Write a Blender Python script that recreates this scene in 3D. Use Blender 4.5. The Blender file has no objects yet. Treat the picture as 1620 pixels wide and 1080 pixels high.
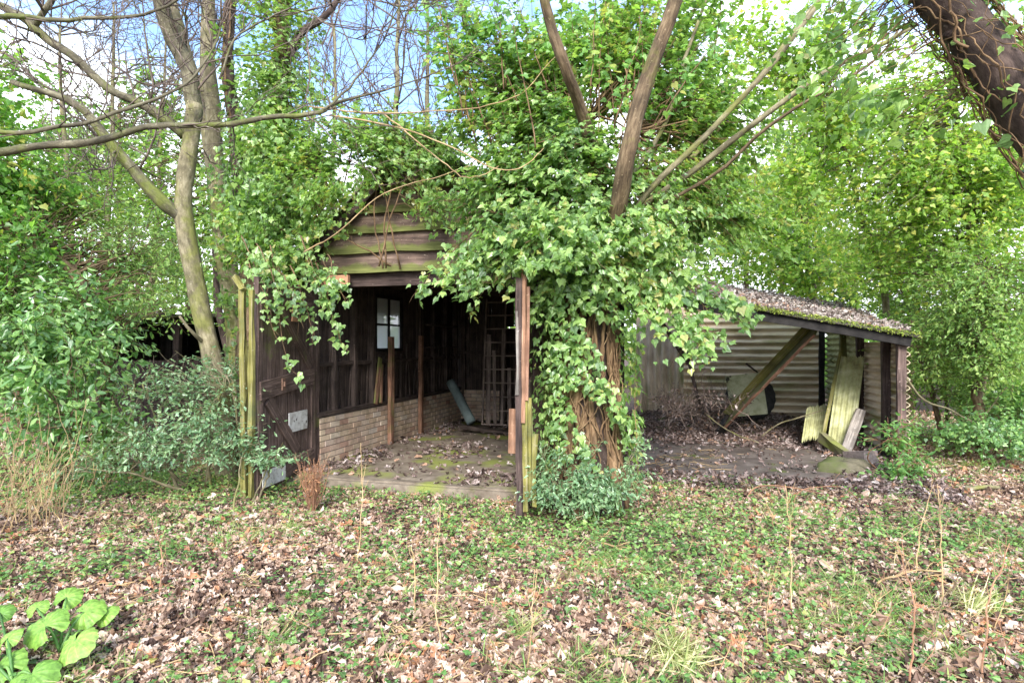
import bpy, math, random
import numpy as np
R = math.radians
rng = np.random.default_rng(7)
random.seed(7)
sc = bpy.context.scene
C = sc.collection

# ------------------------------------------------------------------ camera
F = 950.0; HY = 545.0; CH = 1.6
cam = bpy.data.cameras.new('camera'); camo = bpy.data.objects.new('camera', cam); C.objects.link(camo)
camo.location = (0, 0, CH); camo.rotation_euler = (R(90), 0, 0)
cam.sensor_width = 36; cam.lens = F/1620*36; cam.shift_y = (HY-540)/1620
cam.clip_start = .05; cam.clip_end = 900
sc.camera = camo

# ------------------------------------------------------------------ world, sun, exposure
SUN_EL, SUN_AZ = R(36), R(184)      # azimuth clockwise from +Y
w = bpy.data.worlds.new('World'); sc.world = w; w.use_nodes = True
nt = w.node_tree; nt.nodes.clear()
def N(nt, t, **k):
    n = nt.nodes.new(t)
    for a, b in k.items(): setattr(n, a, b)
    return n
out = N(nt, 'ShaderNodeOutputWorld'); bg = N(nt, 'ShaderNodeBackground'); bg.inputs[1].default_value = .145
sky = N(nt, 'ShaderNodeTexSky', sky_type='NISHITA', sun_disc=False)
sky.sun_elevation = SUN_EL; sky.sun_rotation = SUN_AZ; sky.air_density = 1.3; sky.ozone_density = 1.5
tc = N(nt, 'ShaderNodeTexCoord'); mp = N(nt, 'ShaderNodeMapping'); mp.inputs['Scale'].default_value = (1.5, 1.5, 3.0); mp.inputs['Location'].default_value = (.35, .1, .55)
no = N(nt, 'ShaderNodeTexNoise'); no.inputs['Scale'].default_value = 1.7; no.inputs['Detail'].default_value = 7; no.inputs['Roughness'].default_value = .55
cr = N(nt, 'ShaderNodeValToRGB'); cr.color_ramp.elements[0].position = .47; cr.color_ramp.elements[1].position = .66
mix = N(nt, 'ShaderNodeMix', data_type='RGBA')
mix.inputs[7].default_value = (6.6, 6.9, 7.4, 1)
sx = N(nt, 'ShaderNodeSeparateXYZ'); mr = N(nt, 'ShaderNodeMapRange'); mr.inputs[1].default_value = .42; mr.inputs[2].default_value = .10
mr.inputs[3].default_value = -.02; mr.inputs[4].default_value = .45
ad = N(nt, 'ShaderNodeMath', operation='ADD')
L = nt.links.new
L(tc.outputs['Generated'], mp.inputs[0]); L(mp.outputs[0], no.inputs['Vector']); L(tc.outputs['Generated'], sx.inputs[0])
L(sx.outputs[2], mr.inputs[0]); L(mr.outputs[0], ad.inputs[0]); L(no.outputs[0], ad.inputs[1]); L(ad.outputs[0], cr.inputs[0])
L(cr.outputs[0], mix.inputs[0]); tint = N(nt, 'ShaderNodeMix', data_type='RGBA', blend_type='MULTIPLY'); tint.inputs[0].default_value = 1; tint.inputs[7].default_value = (.74, .83, 1.0, 1); L(sky.outputs[0], tint.inputs[6]); L(tint.outputs[2], mix.inputs[6]); L(mix.outputs[2], bg.inputs[0]); L(bg.outputs[0], out.inputs[0])
sun = bpy.data.lights.new('sun', 'SUN'); sun.energy = 2.3; sun.angle = R(22); sun.color = (1, .96, .9)
suno = bpy.data.objects.new('sun', sun); C.objects.link(suno)
suno.rotation_euler = (R(90)-SUN_EL, 0, -SUN_AZ + math.pi)
# light travels from azimuth SUN_AZ
sc.view_settings.view_transform = 'Standard'; sc.view_settings.look = 'None'; sc.view_settings.gamma = 1
sc.view_settings.exposure = 1.82

# ------------------------------------------------------------------ helpers
def P(px, py, d): return np.array([(px-810)/F*d, d, CH-(py-HY)/F*d])
TH = R(16); LO = np.array([-2.45, 7.45]); U = np.array([math.cos(TH), -math.sin(TH)]); V = np.array([math.sin(TH), math.cos(TH)])
def S(W, d, z):
    p = LO+W*U+d*V; return np.array([p[0], p[1], z])
U3 = np.array([U[0], U[1], 0]); V3 = np.array([V[0], V[1], 0]); Z3 = np.array([0, 0, 1.])
def norm(a): return a/(np.linalg.norm(a, axis=-1, keepdims=True)+1e-9)

def gh(x, y):
    x = np.asarray(x, float); y = np.asarray(y, float)
    h = .022*np.sin(1.3*x+.7*y)+.018*np.sin(2.1*y-1.7*x+1)+.012*np.sin(4.3*x+3.1*y)+.008*np.sin(7.7*x-6.1*y+2)
    dx = x-LO[0]; dy = y-LO[1]; W = dx*U[0]+dy*U[1]; d = dx*V[0]+dy*V[1]
    ins = 1/(1+np.exp(-(d+.55)*14))*1/(1+np.exp(-(W+.5)*14))*1/(1+np.exp((W-3.5)*14))
    h = h*(1-ins)-.03*ins
    # debris heap at the back of the lean-to
    h = h+.22*np.exp(-((W-5.0)/2.0)**2-((d-6.4)/1.4)**2)
    return h
ROOT = {}
def setp(o, label=None, cat=None, group=None, kind=None):
    if label: o['label'] = label
    if cat: o['category'] = cat
    if group: o['group'] = group
    if kind: o['kind'] = kind
    return o
def thing(name, label, cat, loc, group=None):
    o = bpy.data.objects.new(name, None); C.objects.link(o); o.location = tuple(float(v) for v in loc); o.empty_display_size = .2
    ROOT[o.name] = np.array(loc, float)
    return setp(o, label, cat, group)
class MB:
    def __init__(s): s.v = []; s.f = []; s.r = []; s.w = []; s.n = 0
    def add(s, v, fs, rnd=0., wc=None):
        v = np.asarray(v, float).reshape(-1, 3); n = len(v)
        s.v.append(v)
        for f in (fs if isinstance(fs, list) else [fs]):
            f = np.asarray(f)
            if f.size: s.f.append(f+s.n)
        s.r.append(np.broadcast_to(np.asarray(rnd, float), (n,)).copy())
        s.w.append(v.copy() if wc is None else np.asarray(wc, float).reshape(-1, 3)); s.n += n
        return s
    def build(s, name, mat, parent=None, smooth=False):
        me = bpy.data.meshes.new(name)
        v = np.concatenate(s.v); r = np.concatenate(s.r); wv = np.concatenate(s.w)
        off = np.zeros(3)
        if parent is not None: off = ROOT[parent.name]
        v = v-off
        me.vertices.add(len(v)); me.vertices.foreach_set('co', v.astype(np.float32).ravel())
        lo = np.concatenate([f.ravel() for f in s.f]); cnt = np.concatenate([np.full(len(f), f.shape[1]) for f in s.f])
        st = np.concatenate([[0], np.cumsum(cnt)[:-1]])
        me.loops.add(len(lo)); me.loops.foreach_set('vertex_index', lo.astype(np.int32))
        me.polygons.add(len(cnt)); me.polygons.foreach_set('loop_start', st.astype(np.int32))
        try: me.polygons.foreach_set('loop_total', cnt.astype(np.int32))
        except Exception: pass
        me.polygons.foreach_set('use_smooth', np.full(len(cnt), bool(smooth)))
        a = me.attributes.new('rnd', 'FLOAT', 'POINT'); a.data.foreach_set('value', r.astype(np.float32))
        a = me.attributes.new('wc', 'FLOAT_VECTOR', 'POINT'); a.data.foreach_set('vector', wv.astype(np.float32).ravel())
        me.update(calc_edges=True); me.validate(); me.polygons.foreach_set('use_smooth', np.full(len(me.polygons), bool(smooth)))
        me.materials.append(mat)
        o = bpy.data.objects.new(name, me); C.objects.link(o)
        if parent is not None: o.parent = parent
        ROOT[o.name] = off
        return o

# ------------------------------------------------------------------ geometry generators
def tubes(mb, Pt, Rd, sides=4, rnd=None, cap=True):
    """Pt (N,K,3) Rd (N,K)"""
    Pt = np.asarray(Pt, float); 
    if Pt.ndim == 2: Pt = Pt[None]
    Nn, K, _ = Pt.shape
    Rd = np.broadcast_to(np.asarray(Rd, float), (Nn, K))
    T = np.gradient(Pt, axis=1); T = norm(T)
    m = norm(T.mean(axis=1)); ref = np.where(np.abs(m[:, 2:3]) > .8, np.array([[1., .1, 0]]), np.array([[0., .1, 1]]))
    A = norm(np.cross(T, ref[:, None, :])); B = np.cross(T, A)
    th = np.arange(sides)/sides*2*np.pi
    v = Pt[:, :, None, :]+Rd[:, :, None, None]*(np.cos(th)[None, None, :, None]*A[:, :, None, :]+np.sin(th)[None, None, :, None]*B[:, :, None, :])
    i = np.arange(Nn)[:, None, None]*K*sides+np.arange(K-1)[None, :, None]*sides
    j = np.arange(sides)[None, None, :]; j2 = (j+1) % sides
    f = np.stack([i+j, i+j2, i+sides+j2, i+sides+j], -1).reshape(-1, 4)
    fs = [f]
    if cap:
        e = (np.arange(Nn)*K*sides)[:, None]
        fs.append(e+np.arange(sides)[None, ::-1]); fs.append(e+(K-1)*sides+np.arange(sides)[None])
    rr = rng.random(Nn) if rnd is None else np.broadcast_to(rnd, (Nn,))
    ln = np.concatenate([np.zeros((Nn, 1)), np.cumsum(np.linalg.norm(np.diff(Pt, axis=1), axis=2), axis=1)], 1)
    wc = np.zeros((Nn, K, sides, 3)); wc[..., 0] = ln[:, :, None]; wc[..., 1] = np.cos(th)*Rd[:, :, None]; wc[..., 2] = np.sin(th)*Rd[:, :, None]+rr[:, None, None]*7
    mb.add(v, fs, np.repeat(rr, K*sides), wc); return mb
def path(pts, n=16, jit=0., rads=None):
    p = np.array(pts, float); k = len(p)
    q = np.vstack([2*p[0]-p[1], p, 2*p[-1]-p[-2]])
    t = np.linspace(0, k-1-1e-6, n); i = t.astype(int); f = (t-i)[:, None]
    a, b, c, d = q[i], q[i+1], q[i+2], q[i+3]
    o = .5*((2*b)+(-a+c)*f+(2*a-5*b+4*c-d)*f**2+(-a+3*b-3*c+d)*f**3)
    if jit:
        j = rng.normal(0, jit, o.shape); j[0] = 0; j[-1] = 0; o = o+(j+np.roll(j, 1, 0)+np.roll(j, -1, 0))/2
    if rads is not None: return o, np.interp(t, np.arange(k), rads)
    return o
def limb(mb, pts, rads, n=18, jit=.012, sides=10, lump=.06):
    o, r = path(pts, n, jit, rads)
    r = r*(1+rng.normal(0, lump, len(r)))
    tubes(mb, o, r[None], sides)
    return o[None], r[None]
def spawn(Pt, m, ln, spread=.6, bias=(0, 0, .2), K=5, tmin=.15, wig=.15, lnj=.4, tmax=1.0):
    Nn, Kp, _ = Pt.shape; T = Nn*m
    idx = np.repeat(np.arange(Nn), m); t = (tmin+(tmax-tmin)*rng.random(T))*(Kp-1.001); i = t.astype(int); f = (t-i)[:, None]
    base = Pt[idx, i]*(1-f)+Pt[idx, i+1]*f; tan = norm(Pt[idx, i+1]-Pt[idx, i])
    d = norm(norm(tan+spread*rng.normal(0, 1, (T, 3)))+np.array(bias))
    l = ln*(1+lnj*rng.uniform(-1, 1, T))
    st = norm(d[:, None, :]+wig*rng.normal(0, 1, (T, K-1, 3))+np.array(bias)*np.linspace(0, .8, K-1)[None, :, None])*(l/(K-1))[:, None, None]
    return np.concatenate([base[:, None], base[:, None]+np.cumsum(st, 1)], 1)
TMPL = {}
def mk(name, half, fold=.22, droop=.12):
    """half: right outline from base to tip"""
    h = [(x, y) for x, y in half]; k = len(h)
    pts = h+[(-x, y) for x, y in h[1:-1]][::-1]
    v = np.array([(x, y, -fold*abs(x)-droop*y*y) for x, y in pts])
    f1 = list(range(k)); f2 = [0, k-1]+list(range(k, len(pts)))
    TMPL[name] = (v, [f1, f2])
mk('ivy', [(0, .05), (.22, -.12), (.42, .02), (.5, .3), (.28, .46), (.14, .72), (0, 1)])
mk('ivysmall', [(0, 0), (.36, -.08), (.44, .28), (.16, .6), (0, 1)])
mk('oval', [(0, 0), (.16, .2), (.21, .5), (.13, .8), (0, 1)], .3, .2)
mk('quad', [(0, 0), (.3, .42), (0, 1)], .25, .1)
mk('oak', [(0, 0), (.08, .15), (.22, .28), (.13, .42), (.3, .55), (.16, .68), (.2, .85), (0, 1)], -.35, .25)
mk('holly', [(0, 0), (.22, .12), (.12, .28), (.27, .42), (.13, .58), (.2, .76), (0, 1)], -.4, .1)
mk('long', [(0, 0), (.13, .3), (.1, .7), (0, 1)], .2, .3)
_ys = [0, .2, .4, .6, .8]; _ws = [.012, .016, .016, .013, .008]
TMPL['blade'] = (np.array([(a_*s_, y_, -.55*y_*y_) for y_, a_ in zip(_ys, _ws) for s_ in (1, -1)]+[(0, .96, -.55)]), [[2*i_, 2*i_+2, 2*i_+3, 2*i_+1] for i_ in range(4)]+[[8, 10, 9]])
def leaves(mb, pos, nrm, tip, size, tmpl, curl=None):
    """pos,nrm,tip (N,3)"""
    tv, tf = TMPL[tmpl]; Nn = len(pos); k = len(tv)
    n = norm(nrm); t = norm(tip-n*np.sum(tip*n, 1, keepdims=True)); b = np.cross(t, n)
    s = np.broadcast_to(size, (Nn,))
    asp = rng.uniform(.8, 1.2, Nn)
    L3 = np.broadcast_to(tv, (Nn, k, 3)).copy()
    L3[:, :, 0] *= asp[:, None]
    if curl is not None: L3[:, :, 2] += curl*rng.normal(0, 1, (Nn, k))
    v = pos[:, None]+s[:, None, None]*(L3[:, :, 0:1]*b[:, None]+L3[:, :, 1:2]*t[:, None]+L3[:, :, 2:3]*n[:, None])
    off = (np.arange(Nn)*k)[:, None]
    wc = L3
    mb.add(v, [off+np.array(f)[None] for f in tf], np.repeat(rng.random(Nn), k), wc)
def rv(n): return rng.normal(0, 1, (n, 3))
def in_ell(ells, n, pw=2.2):
    vol = np.array([e[1][0]*e[1][1]*e[1][2]*(e[2] if len(e) > 2 else 1) for e in ells])**.75
    vol = np.array([v_ for v_ in vol]); pick = rng.choice(len(ells), n, p=vol/vol.sum())
    c = np.array([e[0] for e in ells])[pick]; r = np.array([e[1] for e in ells])[pick]
    d = norm(rv(n))*(rng.random(n)**(1/pw))[:, None]
    return c+d*r, d
def clump_leaves(mb, cen, cr, nper, size, tmpl, outc, wn=(.5, .8, .5), flat=.6, tipv=(0, 0, -.8), szj=.35, curl=.03):
    """leaves round each clump centre; outc = crown centre for outward direction"""
    n = len(cen); sc_ = rng.uniform(.5, 1.3, n)
    idx = np.repeat(np.arange(n), np.maximum(1, (nper*sc_**2).astype(int)))
    T = len(idx); d = rv(T); d = d/np.maximum(1, np.linalg.norm(d, axis=1, keepdims=True)/1.9)
    pos = cen[idx]+d*cr*sc_[idx][:, None]*np.array([1, 1, flat])
    o = norm(pos-outc)
    nr = wn[0]*np.array([0, 0, 1.])+wn[1]*o+wn[2]*rv(T)
    tp = np.array(tipv)+.6*o+.6*rv(T)
    leaves(mb, pos, nr, tp, size*(1+szj*rng.uniform(-1, 1, T)), tmpl, curl)
    return pos
def link_branches(mb, hubs, cen, r0, r1=.003, K=7, sag=.12, sides=4, every=1):
    c = cen[::every]; h = hubs[rng.integers(0, len(hubs), len(c))] if len(hubs) > 1 else np.repeat(hubs, len(c), 0)
    if len(hubs) > 1:
        dd = np.linalg.norm(hubs[None]-c[:, None], axis=2)+rng.random((len(c), len(hubs)))*.5; h = hubs[dd.argmin(1)]
    t = np.linspace(0, 1, K)[None, :, None]; ln = np.linalg.norm(c-h, axis=1)[:, None, None]
    p = h[:, None]*(1-t)+c[:, None]*t+np.array([0, 0, 1.])*np.sin(t*np.pi)*ln*sag*rng.uniform(-.3, 1, (len(c), 1, 1))
    w_ = rng.normal(0, 1, p.shape)*ln*.03; w_[:, 0] = 0; p = p+w_
    r = r0*(1-t[..., 0])+r1*t[..., 0]; tubes(mb, p, r*rng.uniform(.5, 1, (len(c), 1)), sides)
    return p
def twig_leaves(mb, tw, nper, size, tmpl, outc, jit=.05, wn=(.6, .6, .6), szj=.5, curl=.05, drop=.5):
    n, K, _ = tw.shape; T = n*nper; i = np.repeat(np.arange(n), nper); t = (rng.random(T)**.8)*(K-1.001); k = t.astype(int); f = (t-k)[:, None]
    p = tw[i, k]*(1-f)+tw[i, k+1]*f; tan = norm(tw[i, k+1]-tw[i, k]); sd = norm(rv(T)); pos = p+sd*jit*rng.random((T, 1))
    o = norm(pos-outc); leaves(mb, pos, wn[0]*Z3+wn[1]*o+wn[2]*rv(T), .7*tan+.8*sd-drop*Z3, size*(1+szj*rng.uniform(-1, 1, T)), tmpl, curl)
def box(mb, c, u, v, w, su, sv, sw, rnd=None, jit=0.):
    """box centre c, axes u (length) v w, full sizes"""
    u, v, w = [norm(np.asarray(a, float)) for a in (u, v, w)]
    k = max(2, int(su/.25)+1) if jit else 2
    a = np.linspace(-.5, .5, k)*su
    pr = np.array([(-.5, -.5), (.5, -.5), (.5, .5), (-.5, .5)])
    rr = rng.random() if rnd is None else rnd
    jj = rng.normal(0, jit, (k, 4, 2)) if jit else np.zeros((k, 4, 2))
    V_ = np.zeros((k, 4, 3)); W_ = np.zeros((k, 4, 3))
    for i in range(4):
        cv = pr[i, 0]*sv+jj[:, i, 0]; cw = pr[i, 1]*sw+jj[:, i, 1]
        V_[:, i] = np.asarray(c)+a[:, None]*u+cv[:, None]*v+cw[:, None]*w
        W_[:, i, 0] = a+rr*9; W_[:, i, 1] = cv; W_[:, i, 2] = cw+rr*5
    f = []
    for s_ in range(k-1):
        for i in range(4): f.append((s_*4+i, s_*4+(i+1) % 4, s_*4+4+(i+1) % 4, s_*4+4+i))
    f.append((3, 2, 1, 0)); e = (k-1)*4; f.append((e, e+1, e+2, e+3))
    mb.add(V_, np.array(f), rr, W_); return mb
def beam(mb, p0, p1, wv, tt, side=None, jit=0., rnd=None):
    p0 = np.asarray(p0, float); p1 = np.asarray(p1, float); u = norm(p1-p0); ln = np.linalg.norm(p1-p0)
    if side is None: side = Z3 if abs(u[2]) < .8 else U3
    side = np.asarray(side, float); v = norm(side-u*np.dot(side, u)); w_ = np.cross(u, v)
    return box(mb, (p0+p1)/2, u, v, w_, ln, wv, tt, rnd, jit)
def corrug(mb, o, a, b, la, lb, pitch=.09, amp=.02, thick=.008, ragged=0., rnd=None):
    """sheet from corner o; ribs run along a (length la), waves across b (length lb)"""
    a = norm(np.asarray(a, float)); b = norm(np.asarray(b, float)); n = np.cross(a, b)
    nb = max(8, int(lb/pitch*8)); na = max(2, int(la/.3)+1)
    tb = np.linspace(0, lb, nb+1); ta = np.linspace(0, la, na)
    wv = amp*np.sin(tb/pitch*2*np.pi)
    e0 = rng.normal(0, ragged, nb+1) if ragged else np.zeros(nb+1); e1 = rng.normal(0, ragged, nb+1) if ragged else np.zeros(nb+1)
    A = np.repeat(ta[:, None], nb+1, 1); A[0] += e0; A[-1] += e1
    bend = .006*np.sin(ta*3+rng.random()*6)
    top = o+A[..., None]*a+tb[None, :, None]*b+(wv[None, :]+bend[:, None])[..., None]*n
    bot = top-thick*n; m = na*(nb+1)
    idx = np.arange(m).reshape(na, nb+1)
    q = np.stack([idx[:-1, :-1], idx[:-1, 1:], idx[1:, 1:], idx[1:, :-1]], -1).reshape(-1, 4)
    def strip(l): return np.stack([l[:-1], l[:-1]+m, l[1:]+m, l[1:]], -1)
    fs = [q, q[:, ::-1]+m, strip(idx[0]), strip(idx[-1][::-1]), strip(idx[:, 0][::-1]), strip(idx[:, -1])]
    rr = rng.random() if rnd is None else rnd
    wc = np.stack([A+rr*9, np.repeat(tb[None], na, 0), np.repeat(wv[None], na, 0)], -1)
    mb.add(np.concatenate([top.reshape(-1, 3), bot.reshape(-1, 3)]), fs, rr, np.concatenate([wc.reshape(-1, 3)]*2)); return mb

# ------------------------------------------------------------------ materials
def newmat(name):
    m = bpy.data.materials.new(name); m.use_nodes = True; nt = m.node_tree; nt.nodes.clear()
    return m, nt, N(nt, 'ShaderNodeOutputMaterial')
def ramp(nt, stops, src, interp='LINEAR'):
    c = N(nt, 'ShaderNodeValToRGB'); c.color_ramp.interpolation = interp; e = c.color_ramp.elements
    while len(e) < len(stops): e.new(.5)
    for k, (p, col) in enumerate(stops):
        e[k].position = p; e[k].color = (*col, 1) if len(col) == 3 else col
    nt.links.new(src, c.inputs[0]); return c.outputs[0]
def attr(nt, n_): a = N(nt, 'ShaderNodeAttribute'); a.attribute_name = n_; return a
def leafmat(name, stops, rough=.38, trans=.35, tcol=1.6, spec=.5, obj_scale=1.3):
    m, nt, o = newmat(name); L = nt.links.new
    a = attr(nt, 'rnd'); g = N(nt, 'ShaderNodeNewGeometry')
    nz = N(nt, 'ShaderNodeTexNoise'); nz.inputs['Scale'].default_value = obj_scale; nz.inputs['Detail'].default_value = 2
    L(g.outputs['Position'], nz.inputs['Vector'])
    m1 = N(nt, 'ShaderNodeMath', operation='MULTIPLY_ADD'); m1.inputs[1].default_value = .9; m1.inputs[2].default_value = -.42
    L(nz.outputs[0], m1.inputs[0])
    m2 = N(nt, 'ShaderNodeMath', operation='ADD'); L(m1.outputs[0], m2.inputs[0]); L(a.outputs['Fac'], m2.inputs[1])
    col = ramp(nt, stops, m2.outputs[0])
    # vein and blotch pattern inside the leaf
    n2 = N(nt, 'ShaderNodeTexNoise'); n2.inputs['Scale'].default_value = 60; n2.inputs['Detail'].default_value = 3; L(g.outputs['Position'], n2.inputs['Vector'])
    mx = N(nt, 'ShaderNodeMix', data_type='RGBA', blend_type='MULTIPLY'); mx.inputs[0].default_value = .45
    L(col, mx.inputs[6]); L(ramp(nt, [(.3, (.55, .55, .55)), (.7, (1.35, 1.35, 1.3))], n2.outputs[0]), mx.inputs[7])
    p = N(nt, 'ShaderNodeBsdfPrincipled'); p.inputs['Roughness'].default_value = rough; p.inputs['Specular IOR Level'].default_value = spec
    L(mx.outputs[2], p.inputs['Base Color'])
    if trans > 0:
        t = N(nt, 'ShaderNodeBsdfTranslucent'); hs = N(nt, 'ShaderNodeMix', data_type='RGBA', blend_type='MULTIPLY'); hs.inputs[0].default_value = 1
        L(mx.outputs[2], hs.inputs[6]); hs.inputs[7].default_value = (tcol*1.15, tcol*1.2, tcol*.55, 1); L(hs.outputs[2], t.inputs[0])
        ms = N(nt, 'ShaderNodeMixShader'); ms.inputs[0].default_value = trans; L(p.outputs[0], ms.inputs[1]); L(t.outputs[0], ms.inputs[2]); L(ms.outputs[0], o.inputs[0])
    else: L(p.outputs[0], o.inputs[0])
    return m
M = {}
M['ivy'] = leafmat('ivy_leaf', [(0, (.08, .155, .05)), (.35, (.165, .28, .085)), (.7, (.265, .40, .13)), (.985, (.36, .48, .16)), (1, (.36, .36, .12))], .36, .42, spec=.7)
M['ivyfresh'] = leafmat('ivy_leaf_fresh', [(0, (.09, .2, .04)), (.5, (.15, .31, .07)), (.9, (.25, .42, .09)), (1, (.38, .38, .10))], .42, .5)
M['laurel'] = leafmat('laurel_leaf', [(0, (.07, .15, .05)), (.5, (.135, .27, .085)), (1, (.27, .42, .13))], .33, .38, spec=.7)
M['holly'] = leafmat('holly_leaf', [(0, (.08, .16, .075)), (.5, (.155, .27, .13)), (1, (.28, .40, .21))], .32, .28, spec=.7)
M['lime'] = leafmat('lime_leaf', [(0, (.12, .22, .045)), (.4, (.21, .35, .07)), (.8, (.34, .47, .11)), (1, (.5, .48, .13))], .5, .5)
M['mid'] = leafmat('mid_leaf', [(0, (.10, .19, .05)), (.5, (.18, .31, .085)), (1, (.33, .44, .13))], .42, .42)
M['far'] = leafmat('far_leaf', [(0, (.10, .19, .05)), (.5, (.17, .29, .07)), (1, (.30, .40, .10))], .6, .45)
M['rust'] = leafmat('dead_leaf', [(0, (.12, .05, .025)), (.5, (.26, .11, .05)), (1, (.38, .2, .09))], .7, .2)
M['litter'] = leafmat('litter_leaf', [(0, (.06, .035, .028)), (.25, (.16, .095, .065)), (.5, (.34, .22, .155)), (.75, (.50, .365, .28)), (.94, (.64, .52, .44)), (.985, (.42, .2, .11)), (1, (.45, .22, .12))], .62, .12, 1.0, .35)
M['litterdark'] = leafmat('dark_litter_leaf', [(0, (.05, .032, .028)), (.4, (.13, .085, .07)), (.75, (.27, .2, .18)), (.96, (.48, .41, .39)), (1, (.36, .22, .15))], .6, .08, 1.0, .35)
M['grass'] = leafmat('grass_blade', [(0, (.11, .21, .05)), (.55, (.19, .32, .08)), (.85, (.34, .42, .13)), (1, (.58, .5, .28))], .55, .35)
M['tuft'] = leafmat('bleached_grass', [(0, (.18, .24, .07)), (.4, (.34, .36, .14)), (1, (.62, .56, .36))], .55, .35)
M['weed'] = leafmat('weed_leaf', [(0, (.06, .15, .04)), (.5, (.12, .25, .07)), (1, (.22, .38, .11))], .5, .4)
M['butterbur'] = leafmat('large_soft_leaf', [(0, (.13, .27, .045)), (.5, (.19, .36, .06)), (1, (.26, .43, .08))], .55, .25, 1.1, obj_scale=9)
M['moss'] = leafmat('moss', [(0, (.08, .12, .015)), (.5, (.16, .22, .025)), (1, (.28, .32, .05))], .95, 0)

def veins(m):
    nt = m.node_tree; L = nt.links.new; p = [n for n in nt.nodes if n.type == 'BSDF_PRINCIPLED'][0]; src = p.inputs['Base Color'].links[0].from_socket
    s = N(nt, 'ShaderNodeSeparateXYZ'); L(attr(nt, 'wc').outputs['Vector'], s.inputs[0])
    a = N(nt, 'ShaderNodeMath', operation='MULTIPLY'); a.inputs[1].default_value = 7; L(s.outputs[0], a.inputs[0]); b = N(nt, 'ShaderNodeMath', operation='SINE'); L(a.outputs[0], b.inputs[0]); c = N(nt, 'ShaderNodeMath', operation='ABSOLUTE'); L(b.outputs[0], c.inputs[0])
    nz = N(nt, 'ShaderNodeTexNoise'); nz.inputs['Scale'].default_value = 45; nz.inputs['Detail'].default_value = 4; g = N(nt, 'ShaderNodeNewGeometry'); L(g.outputs['Position'], nz.inputs['Vector'])
    mx = N(nt, 'ShaderNodeMix', data_type='RGBA', blend_type='MULTIPLY'); mx.inputs[0].default_value = .8; L(src, mx.inputs[6]); L(ramp(nt, [(.0, (1.5, 1.4, 1.5)), (.18, (.95, .95, .9)), (1, (.8, .8, .75))], c.outputs[0]), mx.inputs[7])
    m2 = N(nt, 'ShaderNodeMix', data_type='RGBA', blend_type='MULTIPLY'); m2.inputs[0].default_value = .8; L(mx.outputs[2], m2.inputs[6]); L(ramp(nt, [(.27, (.35, .28, .2)), (.33, (.6, .66, .55)), (.65, (1.15, 1.15, 1.1))], nz.outputs[0]), m2.inputs[7])
    for n in nt.nodes:
        for i in n.inputs:
            if n not in (mx, m2) and i.links and i.links[0].from_socket == src: L(m2.outputs[2], i)
veins(M['butterbur'])
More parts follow.
